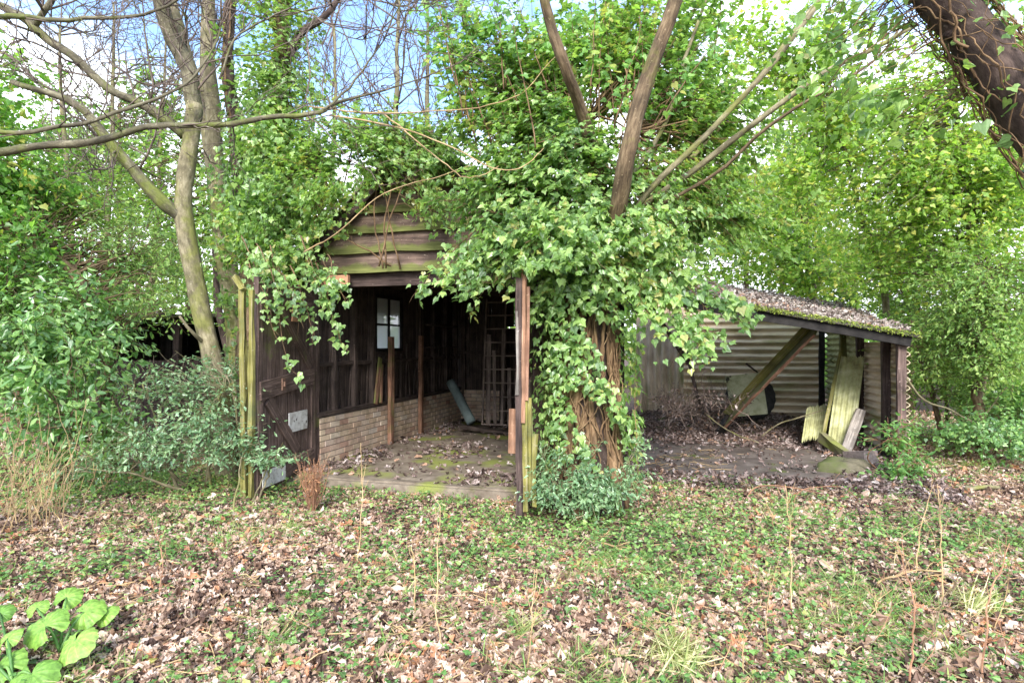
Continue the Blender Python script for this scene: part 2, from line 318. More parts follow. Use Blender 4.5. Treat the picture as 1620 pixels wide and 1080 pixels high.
def woodmat(name, dark, mid, light, moss=None, mossamt=.4, rough=.85, sc_a=1.2, sc_b=26, mode='noise'):
    m, nt, o = newmat(name); L = nt.links.new
    a = attr(nt, 'wc'); mp = N(nt, 'ShaderNodeMapping'); mp.inputs['Scale'].default_value = (sc_a, sc_b, sc_b); L(a.outputs['Vector'], mp.inputs[0])
    n1 = N(nt, 'ShaderNodeTexNoise'); n1.inputs['Scale'].default_value = 1.6; n1.inputs['Detail'].default_value = 6; n1.inputs['Roughness'].default_value = .7; L(mp.outputs[0], n1.inputs['Vector'])
    col = ramp(nt, [(.28, dark), (.5, mid), (.72, light)], n1.outputs[0])
    n3 = N(nt, 'ShaderNodeTexNoise'); n3.inputs['Scale'].default_value = 5; n3.inputs['Detail'].default_value = 5; g = N(nt, 'ShaderNodeNewGeometry'); L(g.outputs['Position'], n3.inputs['Vector'])
    mx = N(nt, 'ShaderNodeMix', data_type='RGBA', blend_type='MULTIPLY'); mx.inputs[0].default_value = .8
    L(col, mx.inputs[6]); L(ramp(nt, [(.3, (.5, .48, .46)), (.65, (1.25, 1.2, 1.15))], n3.outputs[0]), mx.inputs[7]); cur = mx.outputs[2]
    # pale lichen specks
    vo = N(nt, 'ShaderNodeTexNoise'); vo.inputs['Scale'].default_value = 38; vo.inputs['Detail'].default_value = 3; L(g.outputs['Position'], vo.inputs['Vector'])
    m0 = N(nt, 'ShaderNodeMix', data_type='RGBA'); L(ramp(nt, [(.66, (0, 0, 0)), (.74, (.6, .6, .6))], vo.outputs[0]), m0.inputs[0]); L(cur, m0.inputs[6]); m0.inputs[7].default_value = (light[0]*1.5+.03, light[1]*1.5+.03, light[2]*1.5+.03, 1); cur = m0.outputs[2]
    if moss:
        m3 = N(nt, 'ShaderNodeMix', data_type='RGBA'); n4 = N(nt, 'ShaderNodeTexNoise'); n4.inputs['Scale'].default_value = 2.6; n4.inputs['Detail'].default_value = 7; n4.inputs['Roughness'].default_value = .65
        L(g.outputs['Position'], n4.inputs['Vector']); fac = n4.outputs[0]
        if mode == 'edge':   # wc.y 0 at the lower edge of each board, 1 at its top
            s = N(nt, 'ShaderNodeSeparateXYZ'); L(a.outputs['Vector'], s.inputs[0])
            e = N(nt, 'ShaderNodeMath', operation='MULTIPLY_ADD'); e.inputs[1].default_value = -.75; e.inputs[2].default_value = .36; L(s.outputs[1], e.inputs[0])
            q = N(nt, 'ShaderNodeMath', operation='ADD'); L(e.outputs[0], q.inputs[0]); L(fac, q.inputs[1]); fac = q.outputs[0]
        if mode == 'top':
            s = N(nt, 'ShaderNodeSeparateXYZ'); L(g.outputs['Normal'], s.inputs[0])
            e = N(nt, 'ShaderNodeMath', operation='MULTIPLY_ADD'); e.inputs[1].default_value = .35; e.inputs[2].default_value = 0; L(s.outputs[2], e.inputs[0])
            q = N(nt, 'ShaderNodeMath', operation='ADD'); L(e.outputs[0], q.inputs[0]); L(fac, q.inputs[1]); fac = q.outputs[0]
        L(ramp(nt, [(.62-mossamt*.3, (0, 0, 0)), (.74-mossamt*.3, (1, 1, 1))], fac), m3.inputs[0]); L(cur, m3.inputs[6])
        L(ramp(nt, [(.35, tuple(c*.5 for c in moss)), (.65, moss)], n1.outputs[0]), m3.inputs[7]); cur = m3.outputs[2]
    p = N(nt, 'ShaderNodeBsdfPrincipled'); p.inputs['Roughness'].default_value = rough; p.inputs['Specular IOR Level'].default_value = .25
    bp = N(nt, 'ShaderNodeBump'); bp.inputs['Strength'].default_value = .7; bp.inputs['Distance'].default_value = .012
    L(n1.outputs[0], bp.inputs['Height']); L(bp.outputs[0], p.inputs['Normal']); L(cur, p.inputs['Base Color']); L(p.outputs[0], o.inputs[0])
    return m
MOSS = (.17, .18, .055)
M['clap'] = woodmat('clapboard_wood', (.045, .032, .027), (.13, .09, .072), (.28, .21, .165), MOSS, .28, mode='edge', sc_b=3)
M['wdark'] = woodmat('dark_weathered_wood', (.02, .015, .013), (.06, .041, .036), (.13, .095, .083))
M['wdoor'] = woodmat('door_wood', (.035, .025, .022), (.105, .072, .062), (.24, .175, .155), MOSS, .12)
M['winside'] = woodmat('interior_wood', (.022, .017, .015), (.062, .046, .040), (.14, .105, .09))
M['wbrown'] = woodmat('brown_wood', (.10, .05, .03), (.22, .12, .08), (.36, .22, .15), MOSS, .25, mode='top')
M['worange'] = woodmat('split_orange_wood', (.08, .04, .025), (.21, .115, .07), (.38, .24, .16))
M['wmoss'] = woodmat('moss_covered_wood', (.08, .07, .02), (.2, .19, .05), (.30, .26, .18), (.17, .18, .07), .34)
M['wgrey'] = woodmat('grey_wood', (.08, .07, .065), (.2, .18, .16), (.38, .35, .32))
M['bark'] = woodmat('grey_green_bark', (.04, .036, .024), (.11, .10, .065), (.24, .225, .15), (.15, .17, .04), .4, sc_a=6, sc_b=14)
M['barkpale'] = woodmat('pale_bark', (.07, .06, .035), (.17, .15, .09), (.32, .29, .19), (.2, .2, .06), .4, sc_a=5, sc_b=12)
M['barkbrown'] = woodmat('brown_bark', (.035, .024, .015), (.12, .085, .05), (.25, .19, .115), (.16, .15, .04), .15, sc_a=5, sc_b=24)
M['barkdark'] = woodmat('dark_bark', (.02, .014, .012), (.06, .042, .036), (.13, .095, .08), sc_a=6, sc_b=14)
M['ivystem'] = woodmat('ivy_stem', (.06, .037, .02), (.16, .10, .055), (.31, .215, .12), sc_a=5, sc_b=20)
M['twig'] = woodmat('bare_twig', (.06, .045, .04), (.13, .10, .085), (.24, .2, .165), (.2, .22, .07), .15, sc_a=4, sc_b=9)
M['straw'] = woodmat('dry_stem', (.2, .13, .06), (.38, .27, .14), (.55, .42, .25), sc_a=4, sc_b=9)
M['deadstem'] = woodmat('dead_grey_stem', (.06, .045, .038), (.17, .13, .11), (.33, .27, .23), sc_a=4, sc_b=9)
M['lath'] = woodmat('pale_lath', (.07, .055, .048), (.19, .15, .13), (.34, .28, .25))  # paler version of the interior wood, for the lattice and laths
M['redstem'] = woodmat('red_brown_stem', (.14, .07, .04), (.28, .15, .09), (.45, .27, .17), sc_a=4, sc_b=9)

def surf(name, stops, scale=4, detail=8, rough=.9, bump=.4, bdist=.02, second=None, coord='pos', stretch=(1, 1, 1), metal=0):
    m, nt, o = newmat(name); L = nt.links.new
    g = N(nt, 'ShaderNodeNewGeometry'); mp = N(nt, 'ShaderNodeMapping'); mp.inputs['Scale'].default_value = stretch
    L(g.outputs['Position'] if coord == 'pos' else attr(nt, 'wc').outputs['Vector'], mp.inputs[0])
    n1 = N(nt, 'ShaderNodeTexNoise'); n1.inputs['Scale'].default_value = scale; n1.inputs['Detail'].default_value = detail; n1.inputs['Roughness'].default_value = .65; L(mp.outputs[0], n1.inputs['Vector'])
    cur = ramp(nt, stops, n1.outputs[0])
    if second:
        n2 = N(nt, 'ShaderNodeTexNoise'); n2.inputs['Scale'].default_value = second[0]; n2.inputs['Detail'].default_value = 6; L(mp.outputs[0], n2.inputs['Vector'])
        mx = N(nt, 'ShaderNodeMix', data_type='RGBA'); L(ramp(nt, [(second[1], (0, 0, 0)), (second[2], (1, 1, 1))], n2.outputs[0]), mx.inputs[0]); L(cur, mx.inputs[6]); mx.inputs[7].default_value = (*second[3], 1); cur = mx.outputs[2]
    p = N(nt, 'ShaderNodeBsdfPrincipled'); p.inputs['Roughness'].default_value = rough; p.inputs['Metallic'].default_value = metal; p.inputs['Specular IOR Level'].default_value = .12
    bp = N(nt, 'ShaderNodeBump'); bp.inputs['Strength'].default_value = bump; bp.inputs['Distance'].default_value = bdist
    L(n1.outputs[0], bp.inputs['Height']); L(bp.outputs[0], p.inputs['Normal']); L(cur, p.inputs['Base Color']); L(p.outputs[0], o.inputs[0])
    return m
M['soil'] = surf('soil', [(.3, (.035, .024, .02)), (.5, (.09, .06, .05)), (.62, (.16, .11, .09)), (.75, (.22, .16, .13))], 22, 9, .95, .9, .03, (3, .55, .66, (.07, .09, .03)))
M['concrete'] = surf('mossy_concrete', [(.3, (.09, .07, .052)), (.5, (.17, .138, .105)), (.7, (.27, .225, .175))], 5, 9, .85, .3, .01, (1.6, .5, .62, (.2, .22, .06)))
M['mud'] = surf('damp_concrete', [(.3, (.06, .046, .038)), (.5, (.13, .105, .088)), (.7, (.21, .175, .15))], 3, 9, .6, .3, .01, (2.2, .6, .7, (.10, .12, .03)))
M['sheet'] = surf('weathered_cement_sheet', [(.3, (.40, .31, .20)), (.5, (.70, .58, .42)), (.7, (.84, .73, .56))], 2.2, 9, .85, .25, .006, (1.3, .52, .68, (.32, .31, .13)), 'wc', (.6, 2.5, 1))
M['sheetgreen'] = surf('lichen_cement_sheet', [(.3, (.22, .21, .10)), (.5, (.43, .43, .22)), (.7, (.60, .59, .38))], 5, 8, .9, .4, .008, (2.5, .6, .72, (.12, .13, .05)), 'wc')
M['roofdark'] = surf('dark_roof', [(.3, (.03, .026, .022)), (.6, (.08, .07, .055))], 4, 8, .9, .5, .02, (2, .5, .6, (.10, .13, .03)))
M['tarblack'] = surf('black_timber', [(.3, (.01, .009, .009)), (.7, (.03, .027, .025))], 9, 6, .7, .4, .01)
M['rubber'] = surf('old_rubber', [(.3, (.02, .02, .021)), (.7, (.06, .058, .056))], 14, 6, .75, .4, .006)
M['plate'] = surf('lichened_board', [(.3, (.3, .31, .17)), (.5, (.5, .52, .33)), (.7, (.62, .63, .45))], 6, 8, .8, .2, .004, (7, .66, .72, (.05, .05, .035)))
M['whitepaint'] = surf('flaked_white_paint', [(.35, (.35, .33, .31)), (.5, (.58, .57, .55)), (.7, (.7, .7, .7))], 12, 8, .7, .3, .004, (20, .6, .68, (.08, .055, .05)))
M['stone'] = surf('block_stone', [(.3, (.10, .08, .07)), (.7, (.26, .21, .19))], 14, 8, .9, .5, .01)
M['pipe'] = surf('grey_green_pipe', [(.3, (.10, .13, .13)), (.7, (.2, .25, .24))], 5, 6, .6, .2, .005)
M['terracotta'] = surf('orange_wood_block', [(.3, (.34, .16, .09)), (.7, (.52, .29, .18))], 10, 6, .8, .3, .005, stretch=(1, 1, 6))
M['iron'] = surf('rusty_iron', [(.3, (.08, .05, .04)), (.7, (.22, .13, .09))], 30, 5, .7, .3, .003)
M['mortar'] = surf('mortar', [(.3, (.16, .13, .11)), (.7, (.32, .28, .24))], 16, 6, .95, .5, .006)
def brickmat():
    m, nt, o = newmat('pale_brick'); L = nt.links.new
    a = attr(nt, 'rnd'); c = ramp(nt, [(0, (.58, .41, .29)), (.25, (.70, .55, .39)), (.5, (.63, .45, .34)), (.7, (.75, .62, .48)), (.85, (.48, .28, .2)), (1, (.7, .6, .5))], a.outputs['Fac'])
    g = N(nt, 'ShaderNodeNewGeometry'); n1 = N(nt, 'ShaderNodeTexNoise'); n1.inputs['Scale'].default_value = 3.2; n1.inputs['Detail'].default_value = 10; n1.inputs['Roughness'].default_value = .72; L(g.outputs['Position'], n1.inputs['Vector'])
    mx = N(nt, 'ShaderNodeMix', data_type='RGBA', blend_type='MULTIPLY'); mx.inputs[0].default_value = .9; L(c, mx.inputs[6]); L(ramp(nt, [(.32, (.4, .38, .34)), (.55, (1, 1, 1)), (.8, (1.15, 1.15, 1.1))], n1.outputs[0]), mx.inputs[7])
    p = N(nt, 'ShaderNodeBsdfPrincipled'); p.inputs['Roughness'].default_value = .9; bp = N(nt, 'ShaderNodeBump'); bp.inputs['Strength'].default_value = .5; bp.inputs['Distance'].default_value = .006
    L(n1.outputs[0], bp.inputs['Height']); L(bp.outputs[0], p.inputs['Normal']); L(mx.outputs[2], p.inputs['Base Color']); L(p.outputs[0], o.inputs[0]); return m
M['brick'] = brickmat()
def panemat():
    m, nt, o = newmat('dirty_glass'); L = nt.links.new
    d = N(nt, 'ShaderNodeBsdfTranslucent'); d.inputs[0].default_value = (.85, .88, .9, 1); t = N(nt, 'ShaderNodeBsdfTransparent'); g = N(nt, 'ShaderNodeBsdfGlossy'); g.inputs['Roughness'].default_value = .15
    a = N(nt, 'ShaderNodeMixShader'); a.inputs[0].default_value = .35; b = N(nt, 'ShaderNodeMixShader'); b.inputs[0].default_value = .06
    L(d.outputs[0], a.inputs[1]); L(t.outputs[0], a.inputs[2]); L(a.outputs[0], b.inputs[1]); L(g.outputs[0], b.inputs[2]); L(b.outputs[0], o.inputs[0]); return m
M['pane'] = panemat()

# ================================================================== GROUND
def grid(x0, x1, y0, y1, nx, ny, zf):
    X, Y = np.meshgrid(np.linspace(x0, x1, nx), np.linspace(y0, y1, ny)); Z = zf(X, Y)
    i = np.arange(nx*ny).reshape(ny, nx); f = np.stack([i[:-1, :-1], i[:-1, 1:], i[1:, 1:], i[1:, :-1]], -1).reshape(-1, 4)
    return np.stack([X, Y, Z], -1).reshape(-1, 3), f
def gfull(X, Y):
    r = np.hypot(X, Y); return gh(X, Y)*np.clip((60-r)/20, 0, 1)
xs = np.unique(np.concatenate([np.linspace(-300, -16, 20), np.linspace(-16, 16, 260), np.linspace(16, 300, 20)]))
ys = np.unique(np.concatenate([np.linspace(-300, -3, 14), np.linspace(-3, 20, 230), np.linspace(20, 400, 24)]))
X, Y = np.meshgrid(xs, ys); i_ = np.arange(X.size).reshape(X.shape)
mb = MB(); mb.add(np.stack([X, Y, gfull(X, Y)], -1), np.stack([i_[:-1, :-1], i_[:-1, 1:], i_[1:, 1:], i_[1:, :-1]], -1).reshape(-1, 4))
setp(mb.build('ground', M['soil'], None, True), kind='structure')

# ================================================================== WOODEN SHED
SW = 3.25; SD = 5.0; FL = .09; EZ = 2.48; AX = 1.5; AZ = 4.05
shed = thing('wooden_shed', 'dilapidated dark timber shed with mossy boarded gable and open double doorway', 'shed', S(1.5, 0, 0))
mb = MB()
box(mb, S(SW/2-.0, SD/2-.3, FL-.06), U3, V3, Z3, SW+.1, SD+.6, .12); mb.build('floor_slab', M['concrete'], shed)
mb = MB()
box(mb, S(1.45, -.49, .05), U3, V3, Z3, 2.7, .12, .11, jit=.006); mb.build('threshold', M['concrete'], shed)
# gable cladding
mb = MB()
nb = 8; bh = .235
for i in range(nb):
    z0 = EZ-.03+i*(bh-.03*0); z1 = z0+bh+.03
    half = (AZ-z0)/(AZ-2.2)*2.05+.02
    half2 = max(.12, (AZ-(z0+bh*.75))/(AZ-2.2)*2.05)
    a0, a1 = AX-half2, AX+half2
    if i == 0: a0, a1 = -.12, SW+.1
    if z0 > AZ-.15: break
    ns = 9; t = np.linspace(a0, a1, ns); sag = rng.normal(0, .006, ns)
    vs = []; wc = []
    for k_ in range(ns):
        for (dd, zz, q) in ((-.105, z0, 0), (-.125+.0, z0+.002, 0), (-.06, z1, 1), (-.04, z1, 1)):
            vs.append(S(t[k_], dd+.012, zz+sag[k_])); wc.append((t[k_]*.8+i*7, q, 0))
    f = []
    for k_ in range(ns-1):
        for j in range(4): f.append((k_*4+j, k_*4+(j+1) % 4, k_*4+4+(j+1) % 4, k_*4+4+j))
    f += [(3, 2, 1, 0), tuple(np.array([0, 1, 2, 3])+(ns-1)*4)]
    mb.add(np.array(vs), np.array(f), rng.random(), np.array(wc))
mb.build('gable_cladding', M['clap'], shed)
mb = MB()   # dark lining behind the cladding, a thin solid triangle
tri = [S(-.1, -.03, EZ), S(SW+.08, -.03, EZ), S(AX, -.03, AZ-.05)]; tr2 = [p+V3*.03 for p in tri]
mb.add(np.array(tri+tr2), [np.array([(0, 1, 2), (5, 4, 3)]), np.array([(0, 3, 4, 1), (1, 4, 5, 2), (2, 5, 3, 0)])]); mb.build('gable_lining', M['wdark'], shed)
# lintel and front frame
mb = MB(); box(mb, S(SW/2, .03, EZ-.1), U3, V3, Z3, SW+.2, .1, .16, jit=.004); mb.build('lintel', M['wdark'], shed)
mb = MB(); box(mb, S(.38, -.13, EZ-.105), U3, V3, Z3, .36, .05, .11); mb.build('lintel_block', M['terracotta'], shed)
for a_, b_ in ((-.02, 'wbrown'), (2.86, 'wdoor')):
    mb = MB(); box(mb, S(a_, .0, 1.27), Z3, U3, V3, 2.35, .11, .1, jit=.005); mb.build('door_post', M['wdoor'], shed)
# front wall right of the doorway: lapped boards
mb = MB()
for i in range(12):
    z0 = .12+i*.2; box(mb, S(3.1, -.01+.0, z0+.1), U3, Z3+V3*.08, V3, .40, .215, .022, jit=.002)
mb.build('front_cladding', M['clap'], shed)
# brick dwarf walls
def brickwall(mbb, mbm, o, a, n, ln, h, th=.1, z0=FL):
    nh = int(round(h/.075)); bl = .222
    for r in range(nh):
        off = 0 if r % 2 == 0 else -.11; x = off
        while x < ln:
            xa, xb = max(x, 0), min(x+bl-.012, ln)
            if xb-xa > .03:
                c = o+a*(xa+xb)/2+n*(th/2+rng.normal(0, .002))+Z3*(z0+r*.075+.0335)
                box(mbb, c, a, n, Z3, xb-xa, th, .063)
            x += bl
    box(mbm, o+a*ln/2+n*(th/2+.006)+Z3*(z0+h/2-.002), a, n, Z3, ln-.004, th-.006, h-.008)
mb = MB(); mm = MB(); brickwall(mb, mm, S(0.05, .05, 0), V3, -U3, 4.9, .60)
mb.build('brick_wall', M['brick'], shed); mm.build('mortar_joints', M['mortar'], shed)
for w_, l_ in ((.05, 1.0), (2.2, .9)):
    mb = MB(); mm = MB(); brickwall(mb, mm, S(w_, 4.95, 0), U3, V3, l_, .60)
    mb.build('brick_wall', M['brick'], shed); mm.build('mortar_joints', M['mortar'], shed)
# side walls: studs + boards (left with a window hole)
WD0, WD1, WZ0, WZ1 = 1.66, 2.52, 1.52, 2.34
def boards(mb, o, a, ln, zb, zt, n, bw=.15, hole=None, gap=.006):
    x = 0
    while x < ln:
        w_ = min(bw*rng.uniform(.85, 1.15), ln-x); c = x+w_/2
        segs = [(zb, zt)]
        if hole and c > hole[0]-.02 and c < hole[1]+.02: segs = [(zb, hole[2]), (hole[3], zt)]
        for q0, q1 in segs: box(mb, o+a*c+n*rng.normal(0, .004)+Z3*(q0+q1)/2, Z3, a, n, q1-q0, w_-gap, .02)
        x += w_
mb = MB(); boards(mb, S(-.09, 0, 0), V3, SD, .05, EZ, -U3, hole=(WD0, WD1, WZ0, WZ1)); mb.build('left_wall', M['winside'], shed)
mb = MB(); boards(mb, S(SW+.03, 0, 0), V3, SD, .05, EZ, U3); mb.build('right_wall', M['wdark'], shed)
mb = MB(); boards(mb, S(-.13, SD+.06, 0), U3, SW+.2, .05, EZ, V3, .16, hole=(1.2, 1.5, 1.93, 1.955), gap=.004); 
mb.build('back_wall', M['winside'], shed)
mb = MB()
for d_ in (.45, .95, 1.45, 3.1, 3.7, 4.3, 4.8):
    box(mb, S(-.02, d_, .72+.9), Z3, V3, U3, 1.76, .07, .09, jit=.003)
box(mb, S(-.0, SD/2, .72), V3, U3, Z3, SD, .12, .05, jit=.003)
box(mb, S(-.02, SD/2, 1.35), V3, U3, Z3, SD, .05, .05, jit=.003)
for w_ in (.1, .62, 1.25, 1.9, 2.5, 3.1): box(mb, S(w_, SD-.02, 1.3), Z3, U3, V3, 2.3, .08, .07, jit=.003)
box(mb, S(SW/2, SD-.03, 1.45), U3, V3, Z3, SW, .05, .07)
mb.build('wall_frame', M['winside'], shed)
# cluttered offcuts between the studs
mb = MB()
for d_ in np.arange(.25, 4.8, .16):
    if WD0-.1 < d_ < WD1+.1: continue
    h_ = rng.uniform(.15, .9); beam(mb, S(-.05, d_, .74), S(-.04, d_+rng.normal(0, .06), .74+h_), rng.uniform(.04, .12), .02, V3)
for d_ in (1.75, 1.95, 2.2, 2.45): beam(mb, S(-.04, d_, .74), S(-.04, d_+.02, 1.45), .06, .03, V3)
for z_ in (1.55, 1.95): box(mb, S(.08, 3.9, z_), V3, U3, Z3, 1.1, .2, .025)
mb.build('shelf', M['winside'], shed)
# roof props in front of the brick wall
for d_, zt in ((1.78, 1.72), (2.86, 1.75)):
    mb = MB(); beam(mb, S(.12, d_, FL), S(.12, d_+.02, zt), .09, .06, V3, jit=.004); mb.build('prop_post', M['wbrown'], shed)
mb = MB(); beam(mb, S(.1, 1.35, .74), S(.03, 1.62, 1.4), .07, .03, V3); beam(mb, S(.1, 1.50, .74), S(.03, 1.66, 1.3), .05, .03, V3); mb.build('leaning_offcut', M['wbrown'], shed)
# window
mb = MB(); dc = (WD0+WD1)/2; zc = (WZ0+WZ1)/2; WX = -.085
for d_, s_ in ((WD0, .05), (WD1, .05), (dc, .028)): box(mb, S(WX, d_, zc), Z3, V3, U3, WZ1-WZ0, s_, .06)
for z_, s_ in ((WZ0, .05), (WZ1, .05), (zc-.02, .028)): box(mb, S(WX+.003, dc, z_), V3, Z3, U3, WD1-WD0+.05, s_, .055)
wf = mb.build('window', M['tarblack'], shed)
mb = MB(); box(mb, S(WX-.004, dc, zc), V3, Z3, U3, WD1-WD0-.04, WZ1-WZ0-.04, .004); mb.build('pane', M['pane'], wf)
# roof
for sgn in (-1, 1):
    e = S(AX+sgn*2.15, 0, 2.13); ap = S(AX, 0, AZ); dr = ap-e
    mb = MB(); o = e-V3*.28
    corrug(mb, o, norm(dr), V3, np.linalg.norm(dr)+.03, SD+.6, .15, .022, .02)
    mb.build('roof', M['roofdark'], shed)
    mb = MB(); beam(mb, e-V3*.2-Z3*.08, ap-V3*.2-Z3*.08, .13, .025, jit=.003); mb.build('barge_board', M['wdark'], shed)
mb = MB()
for d_ in np.arange(.3, SD, .62):
    for sgn in (-1, 1): beam(mb, S(AX+sgn*1.75, d_, 2.42), S(AX+sgn*.02, d_, AZ-.1), .1, .05)
    if int(d_*10) % 2: box(mb, S(AX, d_, 2.52), U3, Z3, V3, SW, .1, .05)
box(mb, S(AX, SD/2, AZ-.16), V3, Z3, U3, SD, .14, .03); mb.build('rafters', M['wdark'], shed)
mb = MB()
tri = [S(-.1, SD+.05, EZ), S(SW+.08, SD+.05, EZ), S(AX, SD+.05, AZ-.05)]; tr2 = [p+V3*.03 for p in tri]
mb.add(np.array(tri+tr2), [np.array([(0, 1, 2), (5, 4, 3)]), np.array([(0, 3, 4, 1), (1, 4, 5, 2), (2, 5, 3, 0)])]); mb.build('rear_gable', M['wdark'], shed)

# ---- doors
def door(hx, fx, label, left=True):
    """hx hinge point (2d), fx free edge point"""
    h = np.array([hx[0], hx[1], 0.]); f = np.array([fx[0], fx[1], 0.]); a = norm(f-h); ln = np.linalg.norm(f-h)
    n = np.array([-a[1], a[0], 0]); 
    if n[0] < 0: n = -n            # n faces +x
    zb, zt = .12, 2.33; drop = -.06
    mb = MB(); x = .09
    while x < ln-.08:
        w_ = rng.uniform(.085, .12); w_ = min(w_, ln-.08-x)
        box(mb, h+a*(x+w_/2)+Z3*((zb+zt)/2+drop*x+rng.normal(0, .006)), Z3, a, n, zt-zb+rng.uniform(-.03, .02), w_-.007, .022, jit=.001); x += w_
    d = mb.build('door', M['wdoor'], shed); d['label'] = label
    mb = MB(); box(mb, h+a*.045+Z3*(zb+zt)/2+n*.01, Z3, a, n, zt-zb, .085, .05, jit=.003); mb.build('stile', M['wdoor'], d)
    mb = MB(); box(mb, h+a*(ln-.05)+Z3*((zb+zt)/2-.06)+n*.01, Z3, a, n, zt-zb+.05, .09, .05, jit=.003); mb.build('stile', M['wdoor' if left else 'worange'], d)
    for z_, hh in ((2.12, .17), (1.22, .19), (.27, .17)):
        mb = MB(); beam(mb, h+a*.06+n*.035+Z3*(z_+.0), h+a*(ln-.03)+n*.035+Z3*(z_+drop*1.6), hh, .03, jit=.003); mb.build('rail', M['wdoor'], d)
    for (x0, z0, x1, z1) in ((ln*.62, 1.98, .12, 1.34), (ln*.85, 1.02, .45, .38)):
        mb = MB(); beam(mb, h+a*x0+n*.034+Z3*z0, h+a*x1+n*.034+Z3*z1, .13, .028, jit=.003); mb.build('brace', M['wdoor'], d)
    return d, h, a, n, ln
D1, h, a, n, ln = door((-2.44, 7.36), (-2.62, 6.12), 'dark boarded left door with white patches, open outwards')
mb = MB(); box(mb, h+a*.42+n*.03+Z3*.72, a, Z3, n, .42, .22, .012); mb.build('white_board', M['whitepaint'], D1)
mb = MB(); box(mb, h+a*.98+n*.056+Z3*.21, a, Z3, n, .45, .17, .01); mb.build('white_board', M['whitepaint'], D1)
mb = MB(); box(mb, h+a*.8+n*.06+Z3*1.17, Z3, a, n, .13, .06, .015); box(mb, h+a*.8+n*.075+Z3*1.17, Z3, a, n, .05, .025, .02); mb.build('hasp', M['iron'], D1)
mb = MB(); q = h+a*.60+n*.07+Z3*1.86
mb.add(np.array([q-a*.06, q+a*.06, q+a*.02+Z3*.2, q-a*.02+Z3*.2, q-a*.06+n*.02, q+a*.06+n*.02, q+a*.02+Z3*.2+n*.02, q-a*.02+Z3*.2+n*.02]), np.array([(0, 1, 2, 3), (7, 6, 5, 4), (0, 4, 5, 1), (1, 5, 6, 2), (2, 6, 7, 3), (3, 7, 4, 0)])); mb.build('wedge_block', M['terracotta'], D1)
D2, h, a, n, ln = door((.19, 6.60), (.10, 5.46), 'rotten right door seen edge-on with splintered planks', False)
mb = MB(); e = h+a*(ln+.0)
beam(mb, e+np.array([.02, -.05, .10]), e+np.array([.02, -.04, 1.24]), .05, .05, U3, jit=.004)
beam(mb, e+np.array([.065, -.03, .2]), e+np.array([.06, -.03, 1.12]), .04, .04, U3, jit=.004); mb.build('mossy_splinter', M['wmoss'], D2)
mb = MB(); beam(mb, e+np.array([-.03, -.06, .06]), e+np.array([-.035, -.05, 2.2]), .055, .05, U3, jit=.006); mb.build('edge_strip', M['wdark'], D2)
for q_, (dx, z0_, z1_, w_, m_) in enumerate(((.0, .9, 2.3, .035, 'worange'), (.03, 1.1, 2.12, .03, 'wbrown'), (-.055, 1.15, 1.9, .02, 'wgrey'), (.095, .15, .8, .03, 'wmoss'))):
    mb = MB(); beam(mb, e+np.array([dx, -.08, z0_]), e+np.array([dx+.012, -.07, z1_]), w_, .025, U3, jit=.006); mb.build('splinter', M[m_], D2)
mb = MB(); beam(mb, e+np.array([-.085, -.04, .62]), e+np.array([-.075, -.03, 1.02]), .07, .03, U3, jit=.01); mb.build('rotten_flap', M['worange'], D2)

# ---- mossy split posts beside the left door
def post_thing(name, label, cat, segs, mat, group=None):
    b = np.array(segs[0][0], float); t = thing(name, label, cat, (b[0], b[1], 0), group)
    for (p0, p1, w_, t_) in segs: 
        mb = MB(); beam(mb, p0, p1, w_, t_, U3, jit=.006); mb.build('split_timber', mat, t)
    return t
gp = lambda px, d: np.array([(px-810)/F*d, d, 0])
post_thing('split_post', 'yellow-green mossy split post standing against the open left door', 'post',
    [(gp(388, 6.15)+Z3*-.05, gp(384, 6.15)+Z3*2.22, .058, .055), (gp(397, 6.05)+Z3*-.05, gp(399, 6.05)+Z3*2.15, .045, .045), (gp(386, 6.1)+Z3*2.15, gp(372, 6.2)+Z3*2.30, .05, .05)], M['wmoss'])

# ================================================================== LEAN-TO
A0 = 3.35; A1 = 7.15; D0 = 2.42; D1_ = 7.2
def rz(W, d): return 2.47-.2*(W-3.3)+.16*(d-D0)
lt = thing('lean_to_shelter', 'low open lean-to of corrugated cement sheets under a leaf-strewn mossy roof', 'lean-to', S(A1, D0, 0))
mb = MB()
a = norm(S(A1, D0, rz(A1, D0))-S(A0, D0, rz(A0, D0))); b = norm(S(A0, D1_, rz(A0, D1_))-S(A0, D0, rz(A0, D0)))
corrug(mb, S(A0, D0-.18, rz(A0, D0-.18)+.05), a, b, 4.03, 3.75, .15, .02, .012, .03); roof_lt = mb.build('roof', M['roofdark'], lt)  # stops short of the back wall; gap added so daylight reaches the sheets
mb = MB(); beam(mb, S(A0, D0-.1, rz(A0, D0)-.05), S(A1+.05, D0-.1, rz(A1, D0)-.05), .15, .05, jit=.004); mb.build('front_beam', M['tarblack'], lt)
mb = MB()
for d_ in (3.6, 4.8, 6.0): beam(mb, S(A0, d_, rz(A0, d_)-.05), S(A1, d_, rz(A1, d_)-.05), .09, .05)
mb.build('purlins', M['wdark'], lt)
for d_, m_ in ((D0, 'wdoor'), (D0+.62, 'wdark'), (D0+1.9, 'wdark'), (D0+3.0, 'wmoss'), (D1_-.1, 'tarblack')):
    mb = MB(); beam(mb, S(A1-.03, d_, -.05), S(A1-.03, d_, rz(A1, d_)-.0), .10, .09, U3, jit=.005); mb.build('side_post', M[m_], lt)
mb = MB(); beam(mb, S(A0+.0, D0-.05, -.05), S(A0, D0-.05, rz(A0, D0)), .12, .12, U3, jit=.005); mb.build('shed_post', M['tarblack'], lt)
